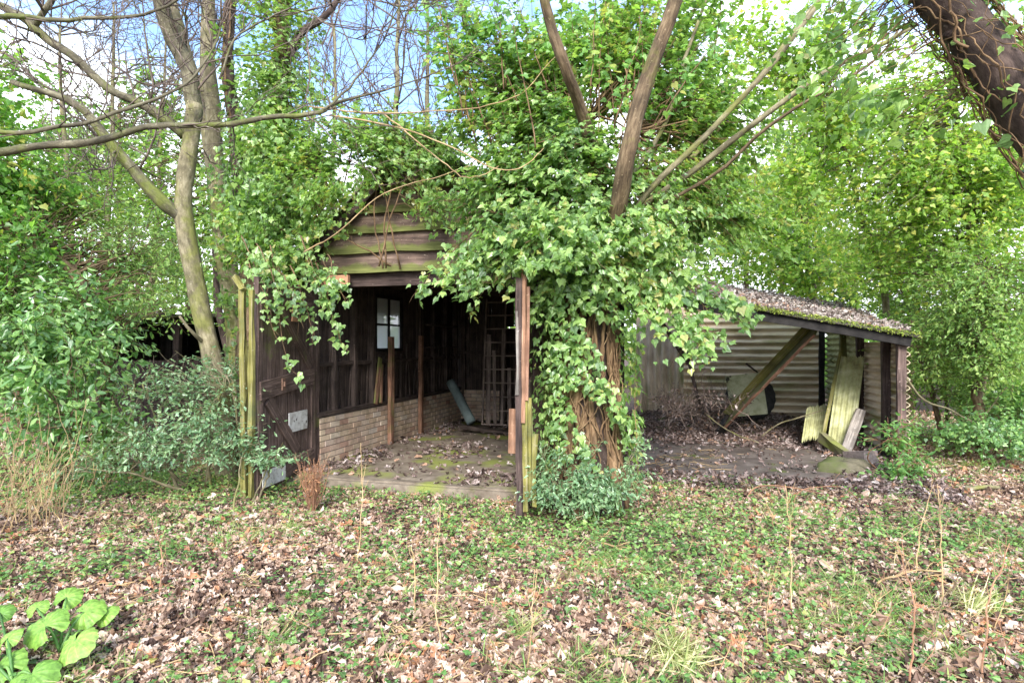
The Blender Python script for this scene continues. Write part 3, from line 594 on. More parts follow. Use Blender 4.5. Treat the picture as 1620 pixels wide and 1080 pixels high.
# side wall, ribs horizontal, in two sheets
mb = MB(); corrug(mb, S(A1+.05, D0-.02, .02), V3, Z3, 2.3, 1.62, .11, .028, .008); mb.build('side_sheet', M['sheet'], lt)
mb = MB(); corrug(mb, S(A1+.075, D0+2.45, .0), V3, Z3, 2.3, 1.95, .11, .028, .008, ragged=.02); mb.build('side_sheet', M['sheetgreen'], lt)
# back wall, ribs horizontal
BW0 = 4.35
mb = MB(); corrug(mb, S(BW0, D1_+.0, .0), U3, Z3, A1-BW0+.02, 1.22, .15, .036, .008); mb.build('back_sheet', M['sheet'], lt)
mb = MB(); corrug(mb, S(BW0-.02, D1_+.03, 1.16), U3, Z3, A1-BW0+.02, 1.22, .15, .036, .008); mb.build('back_sheet', M['sheet'], lt)
mb = MB(); corrug(mb, S(3.4, D1_-.3, .0), Z3, U3, 2.6, 1.0, .15, .036, .008); mb.build('back_sheet', M['sheet'], lt)
mb = MB()
beam(mb, S(4.3, D1_-.5, 2.1), S(4.75, D1_-.5, .2), .07, .05, U3); beam(mb, S(3.75, D1_-1, 2.4), S(4.5, D1_-.7, 1.2), .09, .05, U3); mb.build('brace', M['wdoor'], lt)
# damp floor slab
mb = MB(); v_, f_ = grid(0, 1, 0, 1, 40, 30, lambda x, y: 0*x)
W_ = 3.6+v_[:, 0]*3.3; d_ = .9+v_[:, 1]*3.4
ww = W_+.12*np.sin(v_[:, 1]*17); 
pts = np.array([S(a_, b_, 0) for a_, b_ in zip(ww, d_)]); pts[:, 2] = np.maximum(gh(pts[:, 0], pts[:, 1])+.004, .035)
ed = (v_[:, 0] < .01) | (v_[:, 0] > .99) | (v_[:, 1] < .01) | (v_[:, 1] > .99); pts[ed, 2] -= .08
mb.add(pts, f_); setp(mb.build('concrete_pad', M['mud'], None, True), kind='structure')
# moss along the roof edge
def roofpt(W, d): 
    p = S(W, d, 0); return np.array([p[0], p[1], rz(W, d)+.07])
mb = MB(); n_ = 4500; W_ = rng.uniform(A0, A1+.15, n_); d_ = D0-.2+np.abs(rng.normal(0, .07, n_))*(1+.8*np.sin(W_*7)*np.sin(W_*3.1)); pts = np.array([roofpt(x, y) for x, y in zip(W_, d_)]); pts[:, 2] += rng.uniform(-.03, .03, n_)
leaves(mb, pts, Z3+.9*rv(n_), rv(n_), rng.uniform(.012, .035, n_), 'quad', .1); mb.build('moss', M['moss'], lt)
mb = MB(); n_ = 12000; W_ = rng.uniform(A0, A1+.1, n_); d_ = D0-.1+rng.uniform(0, 1, n_)**1.05*3.6; pts = np.array([roofpt(x, y) for x, y in zip(W_, d_)]); pts[:, 2] += rng.uniform(-.02, .05, n_)+.03*np.sin(W_*5)*np.sin(d_*4)
leaves(mb, pts, Z3+.5*rv(n_), rv(n_), rng.uniform(.03, .075, n_), 'oak', .14)
M['roofleaf'] = leafmat('roof_leaf', [(0, (.07, .05, .045)), (.4, (.22, .165, .145)), (.75, (.42, .35, .32)), (.97, (.6, .54, .5)), (1, (.36, .22, .15))], .62, .1, 1.0, .35)
setp(mb.build('leaf_litter', M['roofleaf']), 'pale dead leaves strewn over the lean-to roof', 'leaf litter', kind='stuff')

# ================================================================== LOOSE THINGS IN AND AROUND
def single(name, label, cat, mb, mat, smooth=False, group=None, base=None):
    o = mb.build(name, mat, None, smooth)
    return setp(o, label, cat, group)
# fallen beam
t = thing('fallen_beam', 'broken box beam slanting from the lean-to roof down into the debris', 'beam', (P(1155, 655, 10.4)[0], 10.4, 0))
p0 = P(1292, 520, 8.35); p1 = P(1150, 668, 10.2); sv = norm(np.array([.6, -.3, 1.]))
mb = MB(); beam(mb, p0, p1, .30, .04, sv, jit=.004); mb.build('side_board', M['wbrown'], t)
mb = MB(); u_ = norm(p1-p0); nn = norm(np.cross(u_, norm(sv-u_*np.dot(sv, u_)))); vv = norm(sv-u_*np.dot(sv, u_))
for s_ in (1,):
    beam(mb, p0+vv*.17+nn*.05*(1 if nn[1] > 0 else -1), p1+vv*.17+nn*.05*(1 if nn[1] > 0 else -1), .16, .035, nn, jit=.004)
mb.build('top_board', M['wmoss'], t)
mb = MB(); beam(mb, p1-u_*.05, p1+u_*.22, .26, .12, sv, jit=.01); mb.build('broken_end', M['tarblack'], t)
# tyre
def torus(c, n, Rr, r, seg=40, sd=14, tread=.012):
    mb = MB(); n = norm(np.asarray(n, float)); a = norm(np.cross(n, [0, 0, 1.])); b = np.cross(n, a); th = np.linspace(0, 2*np.pi, seg, endpoint=False); ph = np.linspace(0, 2*np.pi, sd, endpoint=False)
    T_, H = np.meshgrid(th, ph, indexing='ij'); rr = r*(1+.0*T_); ext = tread*((np.arange(seg)[:, None] % 2)*(np.cos(H) > .5))
    rad = Rr+(rr*np.sign(np.cos(H))*np.abs(np.cos(H))**.7)+ext
    v = np.asarray(c)+rad[..., None]*(np.cos(T_)[..., None]*a+np.sin(T_)[..., None]*b)+(rr*1.05*np.sign(np.sin(H))*np.abs(np.sin(H))**.7)[..., None]*n
    i = np.arange(seg*sd).reshape(seg, sd); f = np.stack([i, np.roll(i, -1, 0), np.roll(np.roll(i, -1, 0), -1, 1), np.roll(i, -1, 1)], -1).reshape(-1, 4)
    return mb.add(v.reshape(-1, 3), f)
tyre = torus(P(1187, 628, 11.3), (-.15, -1, .25), .34, .10); single('tyre', 'old black tyre propped against the corrugated back wall behind the lichened panel', 'tyre', tyre, M['rubber'], True)
mb = MB(); beam(mb, P(1176, 592, 10.9), P(1186, 657, 10.75), .62, .025, U3, jit=.004)
single('lichened_panel', 'pale green lichened square panel leaning on the tyre', 'panel', mb, M['plate'])
# sheets leaning in the lean-to corner
mb = MB(); q = P(1268, 698, 8.9); corrug(mb, q, norm(P(1278, 632, 9.7)-q), norm(np.array([1, .25, .12])), .85, .36, .075, .02, .008, ragged=.03)
single('corrugated_offcut', 'short broken mossy corrugated offcut leaning left of the tall lichened sheet', 'roof sheet', mb, M['sheetgreen'])
mb = MB(); q = P(1308, 706, 8.7); corrug(mb, q, norm(P(1330, 552, 9.35)-q), norm(np.array([1, -.35, 0.02])), 1.5, .34, .075, .018, .008, ragged=.012)
single('corrugated_sheet', 'tall yellow-green lichened corrugated sheet leaning on the side wall', 'roof sheet', mb, M['sheetgreen'])
mb = MB(); beam(mb, P(1302, 690, 8.8), P(1329, 558, 9.2), .045, .05, U3, jit=.003)
single('mossy_batten', 'thin mossy batten leaning along the tall lichened sheet', 'batten', mb, M['wmoss'])
mb = MB(); beam(mb, P(1337, 716, 8.2), P(1362, 648, 8.7), .13, .03, U3, jit=.006)
single('grey_plank', 'short weathered grey plank leaning beside the stone block', 'plank', mb, M['wgrey'])
mb = MB(); beam(mb, P(1345, 722, 8.0), P(1378, 724, 7.7), .16, .24, jit=.01); single('stone_block', 'rough square stone block on the ground by the lean-to side wall', 'block', mb, M['stone'])
mb = MB(); beam(mb, P(1300, 690, 8.75), P(1342, 722, 8.05), .13, .08, jit=.01); single('stone_kerb', 'low pale kerb stone under the foot of the leaning sheets', 'kerb stone', mb, M['concrete'])
# mossy boulder / mound
def blob(c, r, seed=0, n=22):
    mb = MB(); th, ph = np.meshgrid(np.linspace(0, 2*np.pi, n, endpoint=False), np.linspace(.02, np.pi-.02, n//2), indexing='ij')
    d = np.stack([np.cos(th)*np.sin(ph), np.sin(th)*np.sin(ph), np.cos(ph)], -1)
    k = 1+.12*np.sin(d[..., 0]*4+seed)*np.cos(d[..., 1]*5+seed*2)+.06*np.sin(d[..., 2]*9+d[..., 0]*7+seed)
    v = np.asarray(c)+d*k[..., None]*np.array(r); m = n//2
    i = np.arange(n*m).reshape(n, m); f = np.stack([i[:, :-1], i[:, 1:], np.roll(i, -1, 0)[:, 1:], np.roll(i, -1, 0)[:, :-1]], -1).reshape(-1, 4)
    return mb.add(v.reshape(-1, 3), f)
M['mossrock'] = surf('mossy_rock', [(.3, (.05, .045, .03)), (.6, (.15, .13, .09))], 8, 8, .9, .5, .02, (3.5, .5, .68, (.10, .115, .04)))
single('mossy_boulder', 'low mossy boulder at the front of the lean-to floor', 'boulder', blob(P(1335, 745, 7.5)*np.array([1, 1, 0])+np.array([0, 0, .02]), (.35, .28, .17), 2), M['mossrock'], True)
# trellis frame inside shed
tr = thing('lattice_frame', 'tall thin lattice frame leaning on the dark back wall inside the shed', 'lattice', (P(790, 672, 10.6)[0], 10.6, FL))
b0 = P(763, 672, 10.5); up_ = norm(np.array([.03, .14, 1.])); ax = U3
mb = MB()
for k_ in (0, .36, .72): beam(mb, b0+ax*k_, b0+ax*k_+up_*2.25, .028, .03, ax)
mb.build('upright', M['lath'], tr)
mb = MB()
for k_ in range(10): beam(mb, b0+up_*(.02+k_*.24)-V3*.02, b0+up_*(.02+k_*.24)+ax*.72-V3*.02, .022, .02)
mb.build('crossbar', M['lath'], tr)
for k_ in range(6):
    mb = MB(); x0 = b0+ax*(.05+k_*.13)+V3*.18; beam(mb, x0, x0+np.array([rng.normal(0, .04), .08, rng.uniform(.7, 1.9)]), rng.uniform(.03, .08), .02, U3, jit=.003)
    single('stored_lath', 'thin lath standing behind the lattice frame, '+('leftmost', 'second from the left', 'third from the left', 'fourth from the left', 'fifth from the left', 'rightmost')[k_], 'lath', mb, M['lath'], group='laths standing behind the lattice frame')
mb = MB(); beam(mb, P(728, 674, 10.3), P(812, 686, 9.9), .05, .08, jit=.003); single('floor_batten', 'long dusty batten lying on the shed floor before the lattice frame', 'batten', mb, M['winside'])
mb = MB(); tubes(mb, path([P(746, 668, 10.4), P(713, 604, 10.9)], 8), .085, 18, cap=True); single('grey_pipe', 'fat grey-green pipe leaning on the end of the brick wall', 'pipe', mb, M['pipe'], True)
mb = MB(); beam(mb, S(1.0, SD-.25, FL), S(1.0, SD-.2, 2.3), .14, .04, U3, jit=.003); beam(mb, S(1.32, SD-.35, FL), S(1.34, SD-.3, 2.35), .07, .05, U3, jit=.003)
single('tall_plank', 'tall planks propped upright between the pipe and the lattice frame', 'plank', mb, M['winside'])
# left outbuilding behind the shrubs
ob = thing('board_outbuilding', 'low dark boarded outbuilding half hidden behind the shrubs left of the shed', 'shed', P(250, 700, 9.2)*np.array([1, 1, 0]))
o_ = P(165, 600, 9.6)*np.array([1, 1, 0]); 
mb = MB(); boards(mb, o_, np.array([1., -.05, 0]), 2.3, .0, 1.35, np.array([0, 1., 0]), .17); mb.build('front_wall', M['wdark'], ob)
mb = MB(); box(mb, o_+np.array([1.15, -.02, .85]), U3*0+np.array([1, -.05, 0]), Z3, np.array([0, 1., 0]), 2.3, .16, .06, jit=.004); mb.build('rail', M['wdark'], ob)
mb = MB(); boards(mb, o_+np.array([0, 2.2, 0]), np.array([1., -.05, 0]), 2.6, .0, 2.0, np.array([0, 1., 0]), .17); mb.build('back_wall', M['tarblack'], ob)
mb = MB(); boards(mb, o_+np.array([-.08, 0, 0]), np.array([0, 1., 0]), 2.3, .0, 2.0, np.array([1., 0, 0]), .17); mb.build('side_wall', M['wdark'], ob)
mb = MB(); box(mb, o_+np.array([1.2, 1.0, 2.05]), [1, 0, 0], [0, 1, 0], Z3, 2.9, 2.7, .06, jit=.01); mb.build('roof', M['roofdark'], ob)
for x_ in (0, 1.2, 2.3):
    mb = MB(); box(mb, o_+np.array([x_, -.05, 1.0]), Z3, [1, 0, 0], [0, 1, 0], 2.0, .1, .1, jit=.005); mb.build('post', M['wdark'], ob)

# ================================================================== LEAF LITTER, GROUND COVER
def green_density(x, y):
    """where ground ivy, weeds and grass grow"""
    d = .17+.17*np.sin(1.9*x+.6*y)*np.sin(1.3*y-.8*x+1.2)+.10*np.sin(4.1*x-2.2*y)*np.sin(3.3*y+1.4*x)
    def bl(px, py, sx, sy):
        dd = CH*F/(py-HY); cx = (px-810)/F*dd; return np.exp(-((x-cx)/sx)**2-((y-dd)/sy)**2)
    d += .9*bl(330, 775, 1.6, .7)+.9*bl(900, 825, .9, .45)+.45*bl(960, 880, 1.0, .5)+.4*bl(1430, 860, .8, .6)+.9*bl(1540, 690, 2.0, 1.3)+.5*bl(1150, 850, 1.2, .7)+.3*bl(110, 900, .8, .6)+.5*bl(1400, 740, .35, .4)+.35*bl(650, 800, .5, .3)+.5*bl(60, 760, 1.5, .9)
    return np.clip(d, 0, 1)
def gsample(n, y0=2.1, y1=14., xk=.95, xa=.8):
    y = rng.uniform(y0, y1, n); x = rng.uniform(-1, 1, n)*(xk*y+xa)
    return x, y
def inshed(x, y):
    dx = x-LO[0]; dy = y-LO[1]; W = dx*U[0]+dy*U[1]; d = dx*V[0]+dy*V[1]
    return (W > -.15) & (W < SW+.1) & (d > -.62) & (d < SD+.1), W, d
def inpad(x, y):
    _, W, d = inshed(x, y); return (W > 3.8) & (W < 6.3) & (d > 1.1) & (d < 3.3)
x, y = gsample(250000); s_, W_, d_ = inshed(x, y); lt_ = (W_ > 3.3) & (W_ < 7.2) & (d_ > .7) & (d_ < 7.3); bare = np.sin(2.3*x+1.1*y)*np.sin(1.7*y-.9*x+.5)
keep = ~s_ & ~lt_ & (rng.random(len(x)) < np.clip(.9-.55*green_density(x, y)-.3*(bare > .55), .12, 1)); x, y = x[keep], y[keep]; n_ = len(x)
pos = np.stack([x, y, gh(x, y)+rng.uniform(.0, .035, n_)], 1)
mb = MB(); leaves(mb, pos, Z3*1.3+.55*rv(n_), rv(n_), rng.uniform(.02, .065, n_)*(1+.7*(rng.random(n_) < .12)), 'oak', .16)
setp(mb.build('leaf_litter', M['litter']), 'pale brown fallen leaves covering the open ground in front', 'leaf litter', kind='stuff')
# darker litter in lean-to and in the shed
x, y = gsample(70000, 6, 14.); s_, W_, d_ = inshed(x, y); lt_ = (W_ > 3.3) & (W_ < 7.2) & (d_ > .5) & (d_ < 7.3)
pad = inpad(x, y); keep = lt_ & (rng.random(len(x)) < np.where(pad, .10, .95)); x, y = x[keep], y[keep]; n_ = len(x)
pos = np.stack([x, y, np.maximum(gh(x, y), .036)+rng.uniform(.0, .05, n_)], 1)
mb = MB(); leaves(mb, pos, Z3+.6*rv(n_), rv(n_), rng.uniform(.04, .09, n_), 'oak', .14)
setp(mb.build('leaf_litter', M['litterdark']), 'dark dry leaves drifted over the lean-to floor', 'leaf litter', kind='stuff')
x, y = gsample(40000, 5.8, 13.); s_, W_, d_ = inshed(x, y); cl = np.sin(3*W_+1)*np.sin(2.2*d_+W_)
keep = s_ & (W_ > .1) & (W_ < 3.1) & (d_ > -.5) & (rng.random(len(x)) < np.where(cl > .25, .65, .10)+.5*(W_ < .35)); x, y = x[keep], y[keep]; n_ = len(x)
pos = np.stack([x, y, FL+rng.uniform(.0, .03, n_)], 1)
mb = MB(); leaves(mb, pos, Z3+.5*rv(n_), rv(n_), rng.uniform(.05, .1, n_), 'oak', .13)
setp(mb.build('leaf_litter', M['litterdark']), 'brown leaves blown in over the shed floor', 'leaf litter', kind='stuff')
# ground ivy
x, y = gsample(190000, 2.1, 14); s_, W_, d_ = inshed(x, y); lt_ = (W_ > 3.3) & (W_ < 7.1) & (d_ > 1.0) & (d_ < 7.3)
g_ = green_density(x, y); fine = .5+.5*np.sin(9*x+3*y)*np.sin(8*y-5*x)
keep = ~s_ & ~lt_ & (rng.random(len(x)) < g_*.75*(.35+.65*fine)); x, y = x[keep], y[keep]; n_ = len(x); g_ = green_density(x, y)
pos = np.stack([x, y, gh(x, y)+rng.uniform(.02, .09, n_)*(0.6+g_)], 1)
mb = MB(); leaves(mb, pos, Z3+.45*rv(n_), rv(n_), rng.uniform(.015, .045, n_), 'ivy', .08)
setp(mb.build('ground_ivy', M['ivy']), 'low ivy creeping over the ground between the fallen leaves', 'ground cover', kind='stuff')
# soft weeds
x, y = gsample(17000, 2.1, 11); s_, W_, d_ = inshed(x, y); lt_ = (W_ > 3.3) & (W_ < 7.1) & (d_ > .7) & (d_ < 7.3)
keep = ~s_ & ~lt_ & (rng.random(len(x)) < green_density(x, y)*.6+.06); x, y = x[keep], y[keep]
idx = np.repeat(np.arange(len(x)), 9); n_ = len(idx); ang = rng.uniform(0, 2*np.pi, n_); rr = rng.uniform(.01, .06, n_)
px_ = x[idx]+rr*np.cos(ang); py_ = y[idx]+rr*np.sin(ang)
pos = np.stack([px_, py_, gh(px_, py_)+rng.uniform(.02, .10, n_)], 1); od = np.stack([np.cos(ang), np.sin(ang), .3+0*ang], 1)
mb = MB(); leaves(mb, pos, Z3+.3*rv(n_), od, rng.uniform(.012, .034, n_), 'ivysmall', .05)
setp(mb.build('low_weeds', M['weed']), 'small bright green weeds scattered in the clearing', 'weeds', kind='stuff')
# grass
x, y = gsample(9000, 2.1, 9.5); patch = np.clip(np.sin(2.7*x+1.3*y+.4)*np.sin(2.2*y-1.5*x)+.25*np.sin(6*x)*np.sin(5*y), 0, 1); s_, W_, d_ = inshed(x, y); lt_ = (W_ > 3.3) & (W_ < 7.1) & (d_ > .7) & (d_ < 7.3)
gd = .16+.5*np.exp(-((x-1.6)/1.6)**2-((y-3.6)/1.6)**2)+.3*np.sin(2*x)*np.sin(3*y)
keep = ~s_ & ~lt_ & (rng.random(len(x)) < gd*(.15+1.3*patch)); x, y = x[keep], y[keep]
idx = np.repeat(np.arange(len(x)), rng.integers(8, 50, len(x))); n_ = len(idx)
px_ = x[idx]+rng.normal(0, .05, n_); py_ = y[idx]+rng.normal(0, .035, n_); pos = np.stack([px_, py_, gh(px_, py_)-.005], 1)
out_ = np.stack([px_-x[idx], py_-y[idx], 0*px_], 1); tip = out_*9+Z3*.8+.45*rv(n_); nr = norm(out_)+Z3*.5+.2*rv(n_)
mb = MB(); leaves(mb, pos, nr, tip, rng.uniform(.05, .17, n_), 'blade'); 
setp(mb.build('grass_tufts', M['grass']), 'thin yellow-green grass tufts growing through the leaf litter', 'grass', kind='stuff')
# small twigs on the ground
x, y = gsample(3600, 2.1, 9); s_, W_, d_ = inshed(x, y); x, y = x[~s_], y[~s_]; n_ = len(x); a_ = rng.uniform(0, np.pi, n_); l_ = rng.uniform(.06, .3, n_)
t_ = np.linspace(-.5, .5, 4); pt = np.zeros((n_, 4, 3)); pt[:, :, 0] = x[:, None]+np.cos(a_)[:, None]*t_*l_[:, None]; pt[:, :, 1] = y[:, None]+np.sin(a_)[:, None]*t_*l_[:, None]
pt[:, :, 2] = gh(pt[:, :, 0], pt[:, :, 1])+.03+rng.normal(0, .008, (n_, 4)); mb = MB(); tubes(mb, pt, rng.uniform(.0015, .004, (n_, 1)), 4)
setp(mb.build('twig_litter', M['straw']), 'thin dry twigs scattered among the fallen leaves', 'twigs', kind='stuff')

# ================================================================== CENTRAL IVY-CLAD TREE
TB = np.array([.72, 6.02, 0.])
t = thing('pollard_tree', 'thick old pollard with brown limbs standing at the right corner of the shed doorway', 'tree', TB)
mb = MB()
tp = [TB+np.array([0, 0, -.1]), TB+np.array([0, 0, .6]), TB+np.array([-.02, 0, 1.4]), TB+np.array([.0, .05, 2.1]), TB+np.array([.15, .1, 2.7]), TB+np.array([.32, .15, 3.1])]
limb(mb, tp, [.42, .31, .28, .28, .25, .2], 26, .01, 22, .03); mb.build('trunk', M['barkdark'], t, True)
def plimb(parent, pts, rads, mat='barkbrown', n=18, jit=.012, name='limb', sides=10):
    mb = MB(); r_ = limb(mb, pts, rads, n, jit, sides, .03); mb.build(name, M[mat], parent, True); return r_[0]
l1 = plimb(t, [TB+np.array([.1, -.1, 2.3]), P(978, 330, 5.45), P(990, 250, 5.2), P(1008, 180, 5.15), P(1036, 90, 5.1), P(1072, -10, 5.0), P(1105, -160, 4.9)], [.10, .08, .072, .068, .064, .058, .05], jit=.005)
l2 = plimb(t, [TB+np.array([.1, .1, 2.3]), P(950, 300, 5.9), P(925, 190, 5.6), P(893, 110, 5.2), P(872, 40, 5.1), P(855, -20, 5.0), P(830, -120, 5.0)], [.09, .07, .06, .052, .045, .04, .03], jit=.006)
lr = []
for pts, r in (([P(985, 360, 5.8), P(1030, 300, 5.4), P(1150, 180, 5.2), P(1235, 85, 5.0), P(1310, -10, 4.9), P(1400, -130, 4.8)], .027),
               ([P(990, 335, 6.1), P(1090, 255, 6.1), P(1180, 150, 6.1), P(1270, 30, 6.1), P(1330, -50, 6.1)], .024),
               ([P(1000, 340, 5.8), P(1110, 260, 5.4), P(1200, 190, 5.1), P(1290, 125, 4.9), P(1370, 85, 4.8), P(1450, 40, 4.7)], .027),
               ([P(1000, 350, 5.8), P(1130, 275, 5.4), P(1215, 200, 5.1), P(1290, 155, 4.9), P(1380, 100, 4.85), P(1425, 40, 4.8)], .015),
               ([P(985, 300, 6), P(1060, 180, 6), P(1085, 90, 6), P(1130, -40, 6)], .022),
               ([P(940, 300, 6), P(850, 200, 6.1), P(780, 130, 6.1), P(735, 30, 6.1), P(728, -60, 6.1)], .02)):
    lr.append(plimb(t, pts, np.linspace(r*1.2, r*.6, len(pts)), 'barkbrown' if r < .02 else 'barkpale', jit=.008, sides=8))
# ivy on it
iv = thing('ivy_plant', 'huge mass of glossy ivy smothering the central pollard and hanging over the doorway', 'ivy', TB+np.array([0, -.4, 0]))
mb = MB()
for k_ in range(26):
    a0 = rng.uniform(-2.9, .3); r_ = .37; z = np.linspace(-.05, rng.uniform(1.6, 2.7), 14); ang = a0+np.cumsum(rng.normal(0, .08, 14))
    rr_ = np.interp(z, [0, .6, 1.4, 2.1, 2.7], [.42, .32, .29, .29, .27])+.012
    pt = np.stack([TB[0]+rr_*np.cos(ang), TB[1]+rr_*np.sin(ang), z], 1)
    tubes(mb, path(pt, 30, .008), (np.linspace(rng.uniform(.012, .045), .010, 30)*(1+.25*rng.normal(0, 1, 30)).clip(.5, 1.6))[None], 7)
for k_ in range(34):
    a0 = rng.uniform(-3.1, .5); z = np.linspace(rng.uniform(0, 1.2), rng.uniform(1.6, 2.7), 10); ang = a0+np.cumsum(rng.normal(0, .2, 10)); rr_ = np.interp(z, [0, .6, 1.4, 2.1, 2.7], [.42, .32, .29, .29, .27])+.04+np.abs(rng.normal(0, .02, 10))
    tubes(mb, path(np.stack([TB[0]+rr_*np.cos(ang), TB[1]+rr_*np.sin(ang), z], 1), 22, .006), np.linspace(.008, .004, 22)[None], 5)
mb.build('stem', M['ivystem'], iv, True)
CC = P(930, 330, 6.1)
ells = [(P(880, 280, 6.0), (.95, .6, .65)), (P(765, 290, 5.8), (.55, .4, .33)), (P(790, 150, 6.3), (.8, .6, .6), .6), (P(1110, 220, 6.4), (.75, .6, .7), .5),
        (P(985, 385, 5.5), (.75, .3, .3)), (P(850, 390, 5.5), (.6, .35, .3)), (P(1140, 340, 6.1), (.6, .5, .35), .8), (P(775, 400, 5.75), (.36, .3, .14)), (P(1050, 60, 6.6), (.9, .6, .6), .4), (P(930, 70, 6.5), (.8, .5, .65), .4)]
cen, _ = in_ell(ells, 345, 3.4)
hubs = np.array([P(930, 420, 6.0), P(960, 330, 6.05), P(985, 280, 6.0), P(1000, 210, 6.0), P(900, 330, 6.0), P(925, 200, 6.2)])
mb = MB(); br = link_branches(mb, hubs, cen, .014, .003, sag=.12, sides=5); tw = spawn(br, 6, .42, .55, (0, -.05, .12), tmin=.35, lnj=.6); tubes(mb, tw, np.linspace(.0035, .0015, 5)[None], 3); mb.build('twig', M['ivystem'], iv, True)
mb = MB(); twig_leaves(mb, tw, 24, .054, 'ivy', CC, .06, (.7, .75, .5))
# sleeve round the trunk
n_ = 3600; a_ = rng.uniform(-3.0, .3, n_); z = .12+2.3*rng.random(n_); pt_ = np.sin(a_*3+z*3)*np.sin(z*4+a_); k_ = (pt_ > -.22) & (rng.random(n_) < .5+.4*np.clip((z-.3)/1.2, 0, 1)); a_, z = a_[k_], z[k_]; rr_ = .34+rng.uniform(0, .24, len(a_))
pos = np.stack([TB[0]+rr_*np.cos(a_), TB[1]+rr_*np.sin(a_), z], 1); od = np.stack([np.cos(a_), np.sin(a_), .4+0*a_], 1)
pos[:, 1] -= .04; leaves(mb, pos, od+.4*rv(len(a_)), np.array([0, 0, -1.])+.6*rv(len(a_)), rng.uniform(.035, .085, len(a_)), 'ivy', .04)
mb.build('leaves', M['ivy'], iv)
# hanging sprays
def sprays(parent, starts, size, mat='ivy', nl=26, rad=.06, outc=CC, tm='ivy'):
    mb = MB(); ml = MB()
    for (p0, p1, sag) in starts:
        p0 = np.array(p0); p1 = np.array(p1); mid = (p0+p1)/2+Z3*sag; pt = path([p0, mid, p1], 12, .012); tubes(mb, pt, np.linspace(.008, .002, 12)[None], 4)
        sub = spawn(pt[None], 5, .16, .7, (0, 0, -.2), 4); tubes(mb, sub, np.linspace(.003, .0015, 4)[None], 3)
        allp = np.concatenate([pt[3:], sub.reshape(-1, 3)]); c = allp[rng.integers(0, len(allp), nl)]
        n_ = len(c); pos = c+rad*rv(n_)*.8; leaves(ml, pos, np.array([-.1, -.8, .55])+.4*rv(n_), np.array([0, 0, -.8])+.6*norm(p1-p0)+.4*rv(n_), size*rng.uniform(.6, 1.35, n_), tm, .04)
    mb.build('twig', M['ivystem'], parent, True); ml.build('leaves', M[mat], parent)
st = []
for px, py in ((700, 460), (665, 455), (720, 440), (755, 440), (780, 450), (800, 470), (690, 445), (740, 465), (820, 440), (850, 470), (870, 490), (840, 505)): st.append((P(px+rng.uniform(60, 150), py-rng.uniform(70, 110), 5.75), P(px, py, 5.55), .05))
for px, py in ((1105, 575), (1060, 540), (1150, 545), (1180, 520), (1090, 520), (1130, 500), (1030, 500), (1060, 470), (1010, 470), (1165, 490), (1120, 550), (1195, 505), (1080, 555), (1040, 520), (990, 460)): st.append((P(980+rng.uniform(-20, 70), 410+rng.uniform(-30, 20), 5.6), P(px, py, 5.35), .06))
sprays(iv, st, .066, nl=62, rad=.055)
# lighter upright shoots at the top against the sky
iv2 = thing('ivy_shoots', 'upright light green ivy shoots rising against the sky above the central pollard', 'ivy', P(930, 120, 6.1))
st = []
for k_ in range(46):
    px = rng.uniform(650, 1180); st.append((P(px+rng.uniform(-30, 30)+(920-px)*.3, rng.uniform(130, 260), 6.1+rng.normal(0, .3)), P(px, rng.uniform(-90, 90), 6.1+rng.normal(0, .3)), .02))
sprays(iv2, st, .066, 'ivyfresh', 40, .07)

# ================================================================== LEFT TREES
def bare(parent, Pt, lens, rad0, counts=(6, 5, 4), mat='twig', bias=(0, 0, .15), spread=.6, sides=4):
    mb = MB(); cur = Pt; r = rad0
    for lv, (m_, l_) in enumerate(zip(counts, lens)):
        cur = spawn(cur, m_, l_, spread, bias, 6 if lv < 2 else 4, wig=.22, tmin=.2)
        K_ = cur.shape[1]; tubes(mb, cur, np.linspace(r, r*.4, K_)[None], sides if lv == 0 else 3); r *= .55
    mb.build('twigs', M[mat], parent, True); return cur
t = thing('forked_tree', 'grey-green forked tree with crooked bare limbs left of the shed door', 'tree', P(352, 780, 6.8)*np.array([1, 1, 0]))
pls = [plimb(t, [P(362, 785, 6.8), P(352, 640, 6.8), P(335, 560, 6.8), P(312, 460, 6.8), P(292, 350, 6.8), P(292, 300, 6.8), P(300, 225, 6.8), P(308, 165, 6.8)], [.14, .115, .11, .10, .10, .09, .09, .09], 'barkpale', 34, .004, 'trunk', 14)]
pls.append(plimb(t, [P(302, 215, 6.8), P(306, 170, 6.8), P(299, 120, 6.75), P(275, 70, 6.7), P(258, 20, 6.6), P(240, -60, 6.5)], [.085, .088, .088, .085, .08, .07], 'bark', 20, .01))
pls.append(plimb(t, [P(306, 175, 6.8), P(305, 130, 6.85), P(292, 80, 6.9), P(275, 20, 7.0), P(262, -60, 7.0)], [.08, .07, .06, .055, .05], 'barkpale', 20, .01))
pls.append(plimb(t, [P(290, 345, 6.8), P(262, 322, 6.7), P(225, 285, 6.6), P(195, 250, 6.5), P(160, 205, 6.4), P(130, 170, 6.3), P(85, 150, 6.2), P(20, 130, 6.1)], [.08, .075, .065, .06, .05, .045, .035, .025], 'bark', 26, .012))
pls.append(plimb(t, [P(292, 215, 6.8), P(258, 185, 6.7), P(215, 160, 6.6), P(165, 135, 6.5), P(110, 85, 6.4), P(60, 50, 6.3), P(20, 20, 6.2), P(-60, -20, 6.1)], [.055, .05, .045, .042, .045, .045, .04, .03], 'bark', 28, .014))
pls.append(plimb(t, [P(55, 45, 6.3), P(75, 15, 6.2), P(95, -20, 6.2), P(110, -60, 6.1)], [.035, .03, .028, .02], 'bark', 10, .008))
pls.append(plimb(t, [P(345, 595, 6.8), P(330, 560, 6.9), P(310, 530, 6.6), P(285, 500, 6.5)], [.03, .025, .02, .012], 'barkpale', 12, .01))
